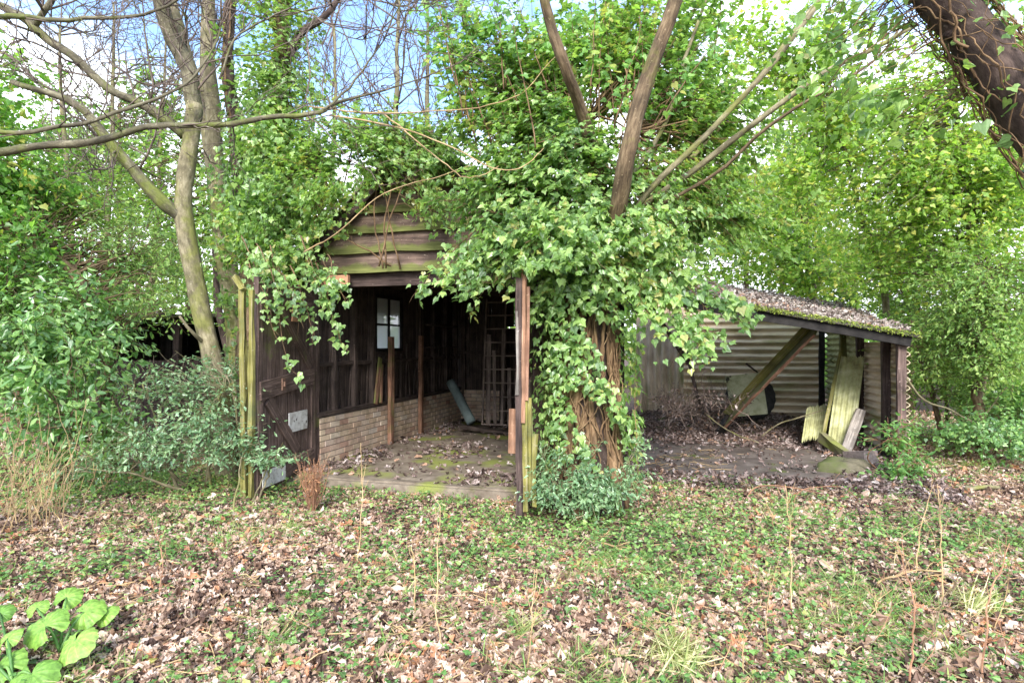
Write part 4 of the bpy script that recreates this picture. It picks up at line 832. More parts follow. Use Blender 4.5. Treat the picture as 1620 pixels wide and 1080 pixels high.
allp = np.concatenate([path(p[0], 12)[None] for p in pls[1:6]])
bare(t, allp, (1.1, .55, .3), .014, (7, 5, 4), bias=(0, 0, .22), spread=.75)
# second: twin pale stems just behind
t = thing('pale_stem_tree', 'pale straight-stemmed tree just behind the forked tree', 'tree', P(378, 720, 8.0)*np.array([1, 1, 0]))
p1_ = plimb(t, [P(388, 760, 8.0), P(380, 560, 8.0), P(358, 420, 8), P(345, 300, 8), P(335, 180, 8), P(330, 60, 8), P(328, -80, 8)], [.17, .15, .13, .12, .10, .08, .07], 'barkpale', 26, .01, 'trunk', 12)
p2_ = plimb(t, [P(376, 470, 8.0), P(352, 360, 8.2), P(330, 230, 8.3), P(322, 100, 8.4), P(330, -60, 8.4)], [.08, .07, .06, .05, .04], 'barkpale', 18, .012)
p3_ = plimb(t, [P(400, 700, 8.0), P(350, 520, 8.1), P(341, 420, 8.2), P(345, 330, 8.2)], [.06, .05, .04, .03], 'barkdark', 14, .012)
bare(t, np.concatenate([path(p1_[0][8:], 12)[None], path(p2_[0], 12)[None]]), (1.2, .6, .3), .012, (6, 5, 4))
# ivy-clad tree
t = thing('ivy_clad_tree', 'dark leaning tree wrapped in ivy to the left of the shed gable', 'tree', P(400, 760, 7.4)*np.array([1, 1, 0]))
q1 = plimb(t, [P(405, 770, 7.4), P(398, 600, 7.4), P(400, 450, 7.4), P(415, 350, 7.4), P(432, 260, 7.4), P(440, 150, 7.4), P(446, 40, 7.4), P(455, -80, 7.4)], [.2, .17, .15, .13, .12, .10, .09, .08], 'barkbrown', 30, .012, 'trunk', 12)
q2 = plimb(t, [P(400, 430, 7.4), P(385, 330, 7.5), P(372, 220, 7.6), P(362, 100, 7.6), P(370, -40, 7.6)], [.1, .09, .08, .07, .05], 'barkdark', 20, .012)
q3 = plimb(t, [P(440, 120, 7.4), P(470, 60, 7.3), P(520, 20, 7.2), P(560, -40, 7.2)], [.05, .045, .035, .03], 'barkdark', 12, .012)
bare(t, np.concatenate([path(q1[0][14:], 12)[None], path(q3[0], 12)[None]]), (1.2, .6, .3), .012, (6, 5, 4))
def ivy_on(paths, label, loc, n, rad, size, mat='ivy', nper=14, mstem='ivystem', droop=.0, extra=None):
    t = thing('ivy_plant', label, 'ivy', loc); mb = MB(); ml = MB()
    for p in paths:
        p = p[0]; k_ = rng.random(n)*(len(p)-1.01); i = k_.astype(int); base = p[i]+(p[i+1]-p[i])*(k_-i)[:, None]
        d = norm(rv(n)+np.array([0, -.35, 0])); c = base+d*rad*rng.uniform(.5, 1.3, (n, 1))
        cl = c+np.array([0, 0, -droop])*rng.random((n, 1))
        clump_leaves(ml, cl, rad*.45, nper, size, 'ivy', base.mean(0), (.4, .9, .5), .8)
        tt_ = np.linspace(0, 1, 4)[None, :, None]; tubes(mb, base[:, None]*(1-tt_)+cl[:, None]*tt_, np.linspace(.007, .002, 4)[None], 3)
        for s in range(3):
            off = norm(rv(1)*np.array([1, 1, .1]))*.0; a_ = np.cumsum(rng.normal(0, .5, len(p)))+rng.random()*6
            tubes(mb, p+np.stack([np.cos(a_), np.sin(a_), 0*a_], 1)*rad*.45, .012, 5)
    mb.build('stem', M[mstem], t, True)
    if extra: extra(ml)
    ml.build('leaves', M[mat], t); return t
ivy_on([q1[:, 12:], q1[:, 10:24]], 'ivy column on the upright trunk left of the gable, thickest near the top', P(440, 300, 7.3), 150, .36, .06, nper=34)
ivy_on([q2[:, 4:]], 'thin ivy climbing the darker stem between the pale tree and the ivy column', P(370, 300, 7.4), 40, .16, .07, nper=14)
ivy_on([q1[:, 3:14], p1_[:, 5:14]], 'sparse ivy on the lower trunks beside the split post', P(395, 500, 7.2), 40, .22, .065, nper=11)
# foreground branch of a tree off the left
t = thing('overhanging_tree', 'mossy bare branches reaching in from the left edge across the sky', 'tree', (-4.6, 3.6, 0))
b0 = plimb(t, [(-4.6, 3.6, -.1), (-4.5, 3.6, 1.2), (-4.5, 3.65, 2.2), (-4.3, 3.7, 3.2), (-4.2, 3.8, 5)], [.16, .13, .12, .10, .08], 'bark', 18, .01, 'trunk')
f1 = plimb(t, [(-4.5, 3.65, 2.3), P(-180, 262, 3.9), P(0, 240, 4.0), P(60, 232, 4.0), P(125, 227, 4.0), P(185, 215, 4.05), P(250, 200, 4.1), P(340, 199, 4.2), P(420, 189, 4.3), P(480, 183, 4.3), P(512, 176, 4.3), P(540, 160, 4.4), P(600, 145, 4.5), P(680, 120, 4.6)], [.04, .032, .027, .024, .025, .022, .021, .019, .018, .017, .015, .012, .008, .004], 'bark', 60, .004)
f2 = plimb(t, [(-4.4, 3.65, 2.6), P(-120, 180, 3.7), P(0, 208, 3.8), P(60, 205, 3.8), P(140, 192, 3.9), P(220, 165, 4.0), P(300, 130, 4.1), P(345, 60, 4.2), P(350, 0, 4.2)], [.03, .02, .015, .014, .013, .011, .009, .006, .003], 'bark', 40, .006)
f3 = plimb(t, [P(205, 232, 3.97), P(230, 250, 4.0), P(200, 270, 4.1)], [.008, .005, .003], 'bark', 8, .004)
f4 = plimb(t, [P(512, 176, 4.3), P(560, 130, 4.4), P(600, 80, 4.4), P(615, 40, 4.5), P(650, -20, 4.5)], [.010, .008, .006, .005, .003], 'bark', 16, .012)
f5 = plimb(t, [(-4.3, 3.7, 3.2), P(-60, 30, 3.8), P(30, 28, 4.0), P(130, 30, 4.2), P(250, 20, 4.3), P(330, -30, 4.3)], [.03, .022, .018, .014, .01, .006], 'bark', 26, .012)
f6 = plimb(t, [P(345, 125, 4.15), P(375, 60, 4.2), P(430, 25, 4.2), P(480, 20, 4.3), P(560, 60, 4.3), P(640, 30, 4.3)], [.008, .007, .006, .005, .004, .003], 'bark', 24, .012)
bare(t, np.concatenate([path(a_[0][(12 if a_ is f1 else 5):], 14)[None] for a_ in (f1, f2, f4, f5, f6)]), (.75, .38, .2), .0055, (13, 4, 3), bias=(0, 0, .12), spread=.8)
# knobbly buds
# ================================================================== generic shrubs & trees
def shrub(name, label, cat, base, ells, ncl, nper, size, tm, lm, cr_=.22, r0=.02, wn=(.6, .7, .5), hubs=None, bark='barkbrown', group=None, stems=5, flat=.6, twn=1, trunk=None, tr=.08, tip=(0, 0, -.3), pw=2.0, kind=None):
    base = np.array(base, float); t = thing(name, label, cat, base, group); cen, _ = in_ell(ells, ncl, pw); cc = np.mean([e[0] for e in ells], 0)
    mb = MB()
    if trunk is not None:
        lp, _r = limb(mb, trunk, np.linspace(tr, tr*.35, len(trunk)), 24, .02, 10); hb = lp[0][9:]
    else:
        hb = [base]
        for k_ in range(stems):
            e = ells[k_ % len(ells)]; tgt = np.array(e[0])+rv(1)[0]*np.array(e[1])*.25
            s0 = base+np.array([rng.normal(0, .12), rng.normal(0, .12), -.03]); mid = s0*.45+tgt*.55+np.array([rng.normal(0, .1), 0, .0])
            lp, _r = limb(mb, [s0, mid, tgt], [r0*1.4, r0, r0*.5], 12, .015, 6); hb += list(lp[0][3:])
        hb = np.array(hb)
    mb.build('trunk' if trunk is not None else 'stem', M[bark], t, True)
    mb = MB(); br = link_branches(mb, np.array(hb), cen, r0*.55, .002, sag=.08, sides=4)
    tw = spawn(br, 4, cr_*1.9, .6, (0, 0, .12), tmin=.45, lnj=.6); tubes(mb, tw, np.linspace(.003, .0012, 5)[None]*max(1, size/.07), 3); mb.build('branches', M[bark], t, True)
    mb = MB(); clump_leaves(mb, cen, cr_, nper*.35, size, tm, cc, wn, flat, tip)
    twig_leaves(mb, tw, max(2, int(nper*.27)), size, tm, cc, size*1.1, wn)
    mb.build('crown' if trunk is not None else 'leaves', M[lm], t); return t
G = lambda px, d: np.array([(px-810)/F*d, d, 0.])
# left laurel mass
shrub('laurel_bush', 'big dark glossy laurel bush filling the left edge beside the outbuilding', 'bush', G(90, 6.8), [(P(60, 560, 6.6), (1.0, .6, .9)), (P(110, 670, 6.4), (.6, .5, .5)), (P(0, 480, 7), (1.0, .7, .9)), (P(150, 500, 7.4), (.5, .4, .5))], 200, 40, .08, 'oval', 'laurel', .22, .025, (.6, .6, .5))
shrub('small_tree', 'small tree with a dark forked trunk and fine leaves left of the outbuilding', 'tree', G(170, 7.4), [(P(80, 400, 8.0), (1.3, .7, .8)), (P(230, 400, 8.0), (.9, .6, .5)), (P(110, 310, 8.2), (1.1, .8, .5)), (P(270, 480, 7.4), (.5, .4, .2))], 200, 44, .05, 'oval', 'mid', .26, .03, trunk=[G(168, 7.4)-Z3*.1, P(170, 600, 7.4), P(160, 540, 7.4), P(120, 440, 7.4), P(60, 390, 7.4), P(0, 350, 7.4)], tr=.10, bark='barkbrown')
shrub('hazel_tree', 'light leafy tree filling the upper left corner behind the bare branches', 'tree', G(-60, 7.5), [(P(-20, 150, 7.5), (.6, .7, .9)), (P(30, 290, 7.5), (.9, .7, .7)), (P(-90, 250, 7.2), (.9, .8, 1.5)), (P(0, 400, 7.2), (.9, .6, .6))], 150, 34, .075, 'ivysmall', 'ivyfresh', .25, .03, trunk=[G(-70, 7.6)-Z3*.1, P(-70, 400, 7.6), P(-50, 200, 7.5), P(-20, 60, 7.4)], tr=.11)
# holly in front
shrub('holly_bush', 'spreading grey-green holly bush in front of the outbuilding left of the split post', 'bush', G(320, 6.5), [(P(285, 625, 6.3), (.6, .4, .22)), (P(240, 700, 6.0), (.7, .4, .3)), (P(340, 690, 6.1), (.5, .3, .35)), (P(340, 600, 6.3), (.4, .3, .25)), (P(160, 735, 6.0), (.45, .3, .12))], 105, 28, .045, 'holly', 'holly', .15, .014, (.6, .6, .6), bark='barkpale', flat=.5)
shrub('holly_spray', 'low holly spray reaching across the foot of the open left door', 'bush', G(385, 5.9), [(P(430, 722, 5.9), (.26, .15, .04)), (P(385, 700, 5.9), (.2, .2, .12))], 22, 22, .045, 'holly', 'holly', .08, .008, bark='barkpale', stems=3)
# ivy over left roof & over door
ivr0 = shrub('ivy_plant', 'thin ivy strands scrambling over the boarded gable peak', 'ivy', S(1.2, -.2, 2.5), [(P(640, 215, 6.6), (.45, .2, .25)), (P(600, 240, 6.7), (.4, .2, .2)), (P(680, 250, 6.5), (.35, .2, .3)), (P(590, 300, 6.75), (.35, .12, .2)), (P(500, 330, 6.8), (.25, .12, .25)), (P(690, 320, 6.5), (.2, .15, .3)), (P(520, 330, 6.8), (.3, .15, .3))], 90, 30, .05, 'ivy', 'ivy', .12, .008, bark='ivystem', stems=5)
ivr = shrub('ivy_plant', 'ivy and honeysuckle tumbling over the left slope of the shed roof', 'ivy', S(-.75, .9, 0), [(P(450, 340, 7.1), (.55, .5, .4)), (P(495, 270, 7.2), (.42, .4, .4)), (P(450, 420, 6.9), (.4, .4, .22)), (P(580, 215, 7.1), (.4, .4, .22)), (P(400, 390, 6.9), (.35, .35, .35)), (P(630, 270, 6.6), (.22, .15, .2))], 150, 38, .055, 'ivy', 'ivy', .15, .014, bark='ivystem')
st = []
for px, py in ((540, 545), (525, 500), (550, 480), (500, 530), (480, 520), (510, 470), (455, 575), (440, 540), (430, 500), (445, 470), (470, 470), (425, 455), (530, 460), (500, 450)): st.append((P(px-rng.uniform(10, 50), 400+rng.uniform(-30, 30), 6.5), P(px, py, 6.0 if px < 475 else 6.25), .02))
iv3 = thing('ivy_plant', 'ivy sprays dangling over the top of the open left door', 'ivy', P(480, 430, 6.3)); sprays(iv3, st, .068, nl=30, rad=.05)
# long arching bare bramble stems over gable
t = thing('bramble_stem', 'thin arching stems hanging between the gable and the central ivy', 'bramble', P(560, 200, 5.4))
for pts in ([P(520, 185, 5.4), P(640, 205, 5.3), P(720, 235, 5.2), P(790, 268, 5.1), P(830, 262, 5.1), P(860, 235, 5.2)], [P(600, 175, 5.6), P(680, 240, 5.4), P(740, 280, 5.3), P(790, 262, 5.3)], [P(480, 400, 6.1), P(540, 365, 6.0), P(600, 310, 5.9), P(690, 280, 5.8), P(760, 255, 5.8)], [P(490, 170, 5.6), P(640, 180, 5.5), P(800, 160, 5.5), P(880, 90, 5.6)]):
    plimb(t, pts, np.linspace(.008, .003, len(pts)), 'straw', 24, .008, 'stem', 5)
# ================================================================== UPPER RIGHT LEANING TRUNK
t = thing('leaning_tree', 'dark ivy-bound trunk leaning in from the right edge across the upper corner', 'tree', (5.0, 3.4, 0))
r1 = plimb(t, [(5.0, 3.4, -.1), (4.3, 3.4, .9), P(1830, 450, 3.35), P(1715, 310, 3.3), P(1628, 180, 3.3), P(1555, 75, 3.3), P(1485, -10, 3.3), P(1405, -120, 3.3), P(1330, -290, 3.3)], [.22, .16, .135, .128, .125, .12, .115, .11, .10], 'barkdark', 40, .008, 'trunk', 16)
r2 = plimb(t, [P(1500, 60, 3.3), P(1560, -20, 3.2), P(1640, -90, 3.1)], [.03, .025, .02], 'barkdark', 12, .01)
iv = thing('ivy_plant', 'large-leaved ivy and tangled stems on the leaning trunk in the upper right corner', 'ivy', P(1560, 160, 3.2))
mb = MB(); pp = r1[0]
for k_ in range(80):
    a_ = rng.uniform(0, 6.28)+np.cumsum(rng.normal(0, .3, len(pp))); tan = norm(np.gradient(pp, axis=0)); A_ = norm(np.cross(tan, [0, 1., 0])); B_ = np.cross(tan, A_)
    rr_ = np.interp(np.arange(len(pp)), [0, 39], [.195, .11])+rng.uniform(0, .035); i0 = rng.integers(8, 26); i1 = i0+rng.integers(6, 14)
    q = pp+(np.cos(a_)[:, None]*A_+np.sin(a_)[:, None]*B_)*rr_[:, None]; q = q[i0:i1+1]
    tubes(mb, path(q, 26, .008), np.linspace(rng.uniform(.002, .009), .002, 26)[None], 5)
mb.build('stem', M['ivystem'], iv, True)
mb = MB()
cen = pp[rng.integers(12, 39, 95)]+rv(95)*np.array([.14, .12, .14])+np.array([.03, -.02, 0]); clump_leaves(mb, cen, .08, 6, .06, 'ivy', pp[25], (.3, .8, .5), .9)
cen, _ = in_ell([(P(1340, 130, 3.6), (.30, .3, .22)), (P(1300, 60, 3.6), (.25, .3, .2)), (P(1450, 190, 3.5), (.22, .2, .16)), (P(1560, 30, 3.3), (.3, .2, .16)), (P(1400, 50, 3.5), (.2, .2, .16))], 70); clump_leaves(mb, cen, .09, 9, .055, 'ivy', pp[25], (.7, .3, .6), .8)
mb.build('leaves', M['ivy'], iv); mb = MB(); link_branches(mb, pp[20:36], cen, .006, .002); mb.build('twig', M['ivystem'], iv, True)

# ================================================================== RIGHT WOOD
shrub('maple_tree', 'bright lime-green maple filling the upper right behind the leaning trunk', 'tree', G(1560, 9), [(P(1440, 250, 8.5), (1.4, 1.0, 1.2)), (P(1560, 330, 8.5), (1.3, 1.0, 1.3)), (P(1340, 300, 9.2), (1.0, .8, .9)), (P(1550, 120, 8.5), (1.4, 1, .9)), (P(1380, 420, 9.5), (1.1, .8, .6))], 400, 44, .06, 'ivysmall', 'lime', .24, .03, (.8, .3, .6), trunk=[G(1560, 9)-Z3*.1, P(1552, 620, 9), P(1545, 500, 9), P(1530, 300, 8.8), P(1500, 130, 8.6)], tr=.13, bark='barkpale')
shrub('field_maple', 'airy light green sapling with thin branches just right of the central ivy', 'tree', G(1330, 9.6), [(P(1230, 130, 8.8), (.8, .6, .8)), (P(1290, 60, 8.6), (1.0, .6, .6)), (P(1240, 280, 9), (.7, .6, .7)), (P(1330, 180, 8.6), (.8, .6, .6)), (P(1160, 60, 9), (.7, .6, .5))], 150, 30, .07, 'ivysmall', 'lime', .2, .02, (.8, .3, .6), trunk=[S(7.6, 4.4, -.1), P(1400, 470, 10), P(1360, 320, 9.5), P(1320, 180, 9)], tr=.07, bark='barkpale', pw=1.8)
shrub('ash_tree', 'loose yellow-green young tree between the central ivy and the maple', 'tree', G(1290, 13), [(P(1260, 330, 12.5), (1.1, .9, 1.4)), (P(1330, 200, 12), (1.5, .9, 1.0)), (P(1270, 430, 12), (1.2, .9, .6)), (P(1200, 360, 12.5), (1.0, .9, 1.0)), (P(1250, 380, 14), (2.0, .9, 1.3))], 300, 40, .075, 'ivysmall', 'lime', .28, .03, (.8, .3, .6), trunk=[G(1290, 13)-Z3*.1, P(1285, 480, 13), P(1270, 330, 12.8), P(1290, 200, 12.6)], tr=.12, bark='barkpale', pw=3)
shrub('holly_tree', 'dark holly tree on the right edge with a stout low trunk', 'tree', G(1565, 8.2), [(P(1560, 470, 7.8), (1.0, .7, .7)), (P(1600, 560, 7.5), (.6, .5, .5)), (P(1500, 540, 8.4), (.7, .6, .55))], 210, 44, .05, 'holly', 'mid', .18, .02, (.6, .5, .6), trunk=[G(1555, 8.4)-Z3*.1, P(1552, 650, 8.4), P(1550, 560, 8.3), P(1560, 420, 8)], tr=.10)
shrub('undergrowth_bush', 'leafy bush crowding the outer side of the lean-to wall', 'bush', G(1490, 9.5), [(P(1480, 560, 9.5), (.9, .6, .9)), (P(1450, 470, 10.5), (1.1, .7, .6)), (P(1540, 600, 9.4), (.8, .6, .6)), (P(1600, 620, 9.2), (.8, .6, .6)), (P(1470, 400, 11), (1.3, .7, .8))], 300, 44, .055, 'oval', 'mid', .22, .02)
shrub('nettle_patch', 'nettles and shoots growing against the front corner post of the lean-to', 'weeds', G(1425, 7.2), [(P(1415, 700, 7.1), (.28, .2, .35)), (P(1440, 745, 6.9), (.35, .2, .2)), (P(1400, 765, 6.9), (.3, .2, .15))], 50, 22, .06, 'oval', 'weed', .09, .007, (.8, .3, .5), bark='redstem', stems=7)
shrub('ivy_mound', 'dark ivy mound under the trees on the right edge', 'bush', G(1570, 8), [(P(1560, 690, 7.9), (1.0, .6, .15)), (P(1610, 640, 8.6), (.9, .6, .3))], 110, 42, .045, 'ivy', 'laurel', .16, .01)
# foot of the central tree
shrub('holly_sapling', 'young holly and ivy clump at the foot of the central pollard', 'bush', G(925, 5.4), [(P(900, 785, 5.35), (.36, .2, .14)), (P(955, 775, 5.35), (.36, .2, .18)), (P(870, 740, 5.4), (.14, .12, .2)), (P(1003, 725, 5.45), (.10, .1, .26)), (P(930, 750, 5.4), (.2, .12, .2))], 60, 30, .042, 'holly', 'holly', .08, .007, (.6, .6, .6), bark='barkpale')
# ================================================================== BACKGROUND TREES
bgs = [('tall leafy tree behind the left roof slope', 300, 13, 330, 2.2, 'far', .13), ('pale green tree behind the laurel at the far left', 40, 14, 330, 2.6, 'mid', .14), ('leafy tree rising behind the forked tree', 190, 16, 250, 2.4, 'far', .15),
       ('yellowish tree behind the ivy column', 430, 14, 300, 1.7, 'far', .12), ('green tree behind the shed ridge', 600, 15, 330, 1.8, 'far', .13), ('leafy tree far behind the lean-to roof', 1180, 17, 360, 2.4, 'far', .14),
       ('broad bright tree far behind the maple', 1440, 15, 330, 3.0, 'lime', .14), ('tall green tree at the far right edge', 1640, 13, 250, 2.8, 'lime', .12), ('dim bushy tree low behind the lean-to', 1350, 18, 460, 2.0, 'far', .14), ('low bushy tree beyond the left outbuilding', 220, 12, 470, 1.6, 'mid', .11), ('low dark bush beyond the laurel', 30, 11, 520, 1.6, 'laurel', .12), ('low bush filling the gap right of the lean-to', 1560, 13, 520, 1.9, 'mid', .11)]
for lb, px, d_, py, r_, lm, sz in bgs:
    c = P(px, py, d_); shrub('background_tree', lb, 'tree', G(px, d_), [(c, (r_, r_*.8, r_*.75)), (c+np.array([r_*.5, 0, r_*.5]), (r_*.6, r_*.6, r_*.5)), (c+np.array([-r_*.5, .2, -r_*.3]), (r_*.7, r_*.6, r_*.5))], int(50*r_), 34, sz*.7, 'ivysmall', lm, .30, .04, (.8, .4, .6), trunk=[G(px, d_)-Z3*.1, c*.5+G(px, d_)*.5, c, c+Z3*r_*.6], tr=.11, group='leafy trees standing behind the shed', pw=2.6)
for lb, px, d_, hgt, lean in [('slender bare birch behind the far left branches', 120, 12, 8, -.3), ('thin bare tree left of the forked tree', 165, 13, 9, .2), ('bare tree seen between the forked limbs', 235, 14, 9, .4), ('bare birch with drooping twigs left of the gable ridge', 590, 10.5, 8, .5), ('thin bare tree directly above the gable', 690, 12, 9, -.2), ('tall bare tree behind the top of the central ivy', 1010, 16, 10, .2), ('bare tree right of the central limbs', 1230, 17, 8, .4), ('pale bare tree behind the lean-to roof', 1265, 14, 7, 0), ('bare trunk behind the shed roof at left', 520, 12, 8, .1)]:
    b = G(px, d_); t = thing('bare_tree', lb, 'tree', b, 'bare trees standing behind the shed')
    tr = plimb(t, [b-Z3*.1, b+np.array([lean*.2, 0, hgt*.3]), b+np.array([lean*.8, 0, hgt*.65]), b+np.array([lean, 0, hgt])], [.10, .08, .05, .02], 'barkpale', 20, .03, 'trunk', 8)
    bare(t, path(tr[0][5:], 14)[None], (1.9, .9, .5), .018, (15, 6, 4), mat='twig', bias=(0, 0, .1), spread=.65)
# distant wood edge as one mass
mb = MB(); n_ = 15000; a_ = rng.uniform(-1.1, 1.1, n_); d_ = rng.uniform(22, 34, n_); hm = 3.2+1.2*np.sin(a_*9)+.9*np.sin(a_*23+1); pos = np.stack([np.sin(a_)*d_, np.cos(a_)*d_, hm*rng.random(n_)**.8*(d_/26)], 1)
leaves(mb, pos, Z3+rv(n_), rv(n_), rng.uniform(.2, .45, n_), 'ivysmall', .05)
setp(mb.build('distant_wood', M['far']), 'distant wood edge glimpsed between the trunks', 'wood', kind='stuff')
# ================================================================== SMALL GROUND PLANTS & STICKS
# broad-leaved plant
def bigleaf(parent, c, base, r, yaw, tiltv):
    nr_, na = 9, 60; mb = MB(); th = np.linspace(.35, 2*np.pi-.35, na); rho = np.linspace(0, 1, nr_+1)[1:]
    v = [(0, 0, 0)]; 
    for q in rho:
        for a_ in th:
            k = 1+.18*math.cos(a_-math.pi)+.035*math.sin(a_*15)+.03*math.sin(a_*7+yaw); x_ = q*math.cos(a_)*k; y_ = q*math.sin(a_)*k
            v.append((x_, y_, .11*q*q*math.sin(a_*3+yaw)+.3*q*(1-q)-.3*q**2.5+.03*math.cos(a_*14)*q+.02*math.sin(q*17+a_*5)*q-.12*abs(math.sin((a_-math.pi)/2))**.5*0))
    wcv = np.array([(0, 0, 0)]+[(a_, q, 0) for q in rho for a_ in th]); v = np.array(v)*r; cy, sy = math.cos(yaw), math.sin(yaw); n = norm(np.array(tiltv, float)); X_ = norm(np.cross([sy, -cy, 0.], n)); Y_ = np.cross(n, X_)
    v = c+v[:, 0:1]*X_+v[:, 1:2]*Y_+v[:, 2:3]*n
    f3 = [(0, 1+i, 2+i) for i in range(na-1)]; f4 = [(1+k*na+i, 1+(k+1)*na+i, 2+(k+1)*na+i, 2+k*na+i) for k in range(nr_-1) for i in range(na-1)]
    mb.add(v, [np.array(f3), np.array(f4)], rng.random(), wcv); lf = mb.build('leaf', M['butterbur'], parent, True)
    mb = MB(); tubes(mb, path([base, (base+c)/2+np.array([0, 0, .03]), c], 8), np.linspace(.008, .005, 8)[None], 6); mb.build('stalk', M['weed'], lf, True)
def gpt(px, py): d = CH*F/(py-HY); return np.array([(px-810)/F*d, d, 0.])
t = thing('butterbur_plant', 'bright green plant with broad crinkled leaves in the lower left corner', 'plant', gpt(95, 1040))
b = gpt(95, 1030)
for px, py, d_, r_, yaw in ((72, 990, 3.1, .105, 2.6), (120, 1012, 3.0, .10, -1.4), (133, 968, 3.25, .085, .3), (105, 945, 3.4, .07, 1.3), (165, 972, 3.3, .06, .1), (58, 962, 3.3, .055, 2.0)):
    bigleaf(t, P(px, py, d_), b, r_, yaw, (rng.normal(0, .2), -.55, .8))
t = thing('butterbur_plant', 'second broad-leaved green plant cut off by the bottom left corner', 'plant', gpt(20, 1075)); b = gpt(20, 1078)
for px, py, d_, r_, yaw in ((50, 1066, 2.85, .11, -1), (5, 1055, 2.9, .10, 2.7), (12, 1010, 3.0, .06, 1.6), (0, 970, 3.2, .06, 1.9), (-40, 1040, 2.9, .10, 2.9)):
    bigleaf(t, P(px, py, d_), b, r_, yaw, (rng.normal(0, .2), -.5, .8))
# rusty dead fern
t = thing('dead_fern', 'rust-brown dead bracken clump in front of the left door', 'fern', gpt(495, 815))
mb = MB(); b = gpt(495, 815); K_ = spawn(np.array([[b, b+Z3*.02, b+Z3*.05]]), 60, .38, .35, (0, 0, .9), 6); tubes(mb, K_, np.linspace(.004, .0015, 6)[None], 4); sub = spawn(K_, 5, .1, .5, (0, 0, .2), 4); tubes(mb, sub, .0012, 3); mb.build('frond', M['redstem'], t)
mb = MB(); clump_leaves(mb, K_[:, 3:].reshape(-1, 3), .03, 3, .03, 'long', b, (.3, .5, .8), 1); mb.build('leaves', M['rust'], t)
# straw clump left edge
t = thing('straw_clump', 'tangle of tall straw-coloured dead stems at the left edge', 'dead stems', gpt(50, 830)); mb = MB()
cs = np.array([gpt(px, 830+rng.uniform(-20, 20)) for px in rng.uniform(-40, 110, 55)]); st_ = np.stack([cs, cs+Z3*.03, cs+Z3*.06], 1); K_ = spawn(st_, 1, .7, .55, (.1, 0, .35), 9, wig=.22, lnj=.7); tubes(mb, K_, np.linspace(.0045, .0015, 9)[None], 4); sub = spawn(K_, 3, .16, .5, (0, 0, .2), 4); tubes(mb, sub, .0015, 3); mb.build('stems', M['straw'], t)
t = thing('straw_clump', 'sparser dry stalks by the dead fern at the lower left of centre', 'dead stems', gpt(100, 760)); mb = MB()
cs = np.array([gpt(px, 775+rng.uniform(-20, 10)) for px in rng.uniform(120, 300, 24)]); st_ = np.stack([cs, cs+Z3*.03, cs+Z3*.06], 1); K_ = spawn(st_, 1, .5, .5, (.1, 0, .5), 8, wig=.1, lnj=.6); tubes(mb, K_, np.linspace(.004, .0015, 8)[None], 4); mb.build('stems', M['straw'], t)
t['label'] = 'sparse dry stalks before the holly bush on the left'
for (px, py, nn_, lb) in ((1062, 1045, 420, 'pale shaggy tuft of half-dead grass at the bottom edge right of centre'), (818, 1010, 120, 'small bleached grass tuft in the bottom middle of the litter'), (1540, 960, 160, 'bleached grass tuft in the lower right foreground')):
    b = gpt(px, py); t = thing('grass_tuft', lb, 'grass tuft', b); n_ = nn_; o2 = rng.normal(0, 1, (n_, 2)); pos = b+np.concatenate([(o2+.5*rng.normal(0, 1, (n_, 2)))*.06, np.zeros((n_, 1))], 1); od = np.concatenate([o2*.4+np.array([.25, -.15]), np.ones((n_, 1))*.8], 1)
    mb = MB(); leaves(mb, pos, np.concatenate([o2, np.ones((n_, 1))*.6], 1)+.2*rv(n_), od+.25*rv(n_), rng.uniform(.08, .26, n_), 'blade'); mb.build('blades', M['tuft'], t)
# tall single stems in the foreground
stems = [('tall straw stem rising in the middle foreground', [gpt(700, 1070), P(690, 940, 3.2), P(697, 800, 3.4)], 'straw'), ('thin stalk with side shoots in front of the threshold', [gpt(565, 900), P(572, 800, 4.6), P(570, 700, 4.7)], 'straw'),
 ('pair-forming pale stem standing right of the red twigs, left one', [gpt(1450, 905), P(1455, 850, 4.3), P(1475, 770, 4.4)], 'straw'), ('pale leaning stem just right of its twin in the right foreground', [gpt(1490, 960), P(1490, 850, 3.9), P(1482, 765, 4.0)], 'straw'),
 ('straw stem standing in the grass right of centre', [gpt(1250, 960), P(1252, 860, 3.9), P(1243, 765, 4.1)], 'straw'), ('curved pale stem arching left of the red twigs', [gpt(1228, 850), P(1215, 800, 5.0), P(1185, 770, 5.2)], 'straw'),
 ('brown stem rising at the lower right corner', [gpt(1555, 1075), P(1565, 950, 2.9), P(1600, 860, 3.0)], 'redstem'), ('thin brown stem at the bottom right of centre', [gpt(1440, 1078), P(1445, 960, 2.9), P(1420, 860, 3.0)], 'redstem'),
 ('slanting dry stem beside the bottom edge in the middle', [gpt(830, 1078), P(842, 990, 2.95), P(850, 900, 3.1)], 'straw'), ('dark slanting stem crossing the right foreground', [gpt(1460, 1030), P(1490, 960, 3.2), P(1520, 900, 3.3)], 'barkbrown'),
 ('short upright stem left of centre', [gpt(655, 1000), P(654, 900, 3.5), P(652, 860, 3.5)], 'straw'), ('red-brown upright sucker right of the central trunk', [gpt(1010, 810), P(1008, 720, 5.6), P(1004, 620, 5.6)], 'redstem'), ('thin red stem right of the butterbur', [gpt(250, 950), P(255, 880, 3.9), P(240, 820, 4.0)], 'redstem')]
for lb, pts, m_ in stems:
    mb = MB(); pt = path(pts, 20, .006); tubes(mb, pt, np.linspace(.005, .0018, 20)[None], 5); sub = spawn(pt[None], 7, .12, .5, (0, 0, .3), 4, tmin=.4); tubes(mb, sub, .0013, 3)
    o = single('dead_plant', lb, 'dead stem', mb, M[m_], group='single dry stems in the foreground')
pxs_ = np.sort(rng.uniform(1050, 1620, 16))
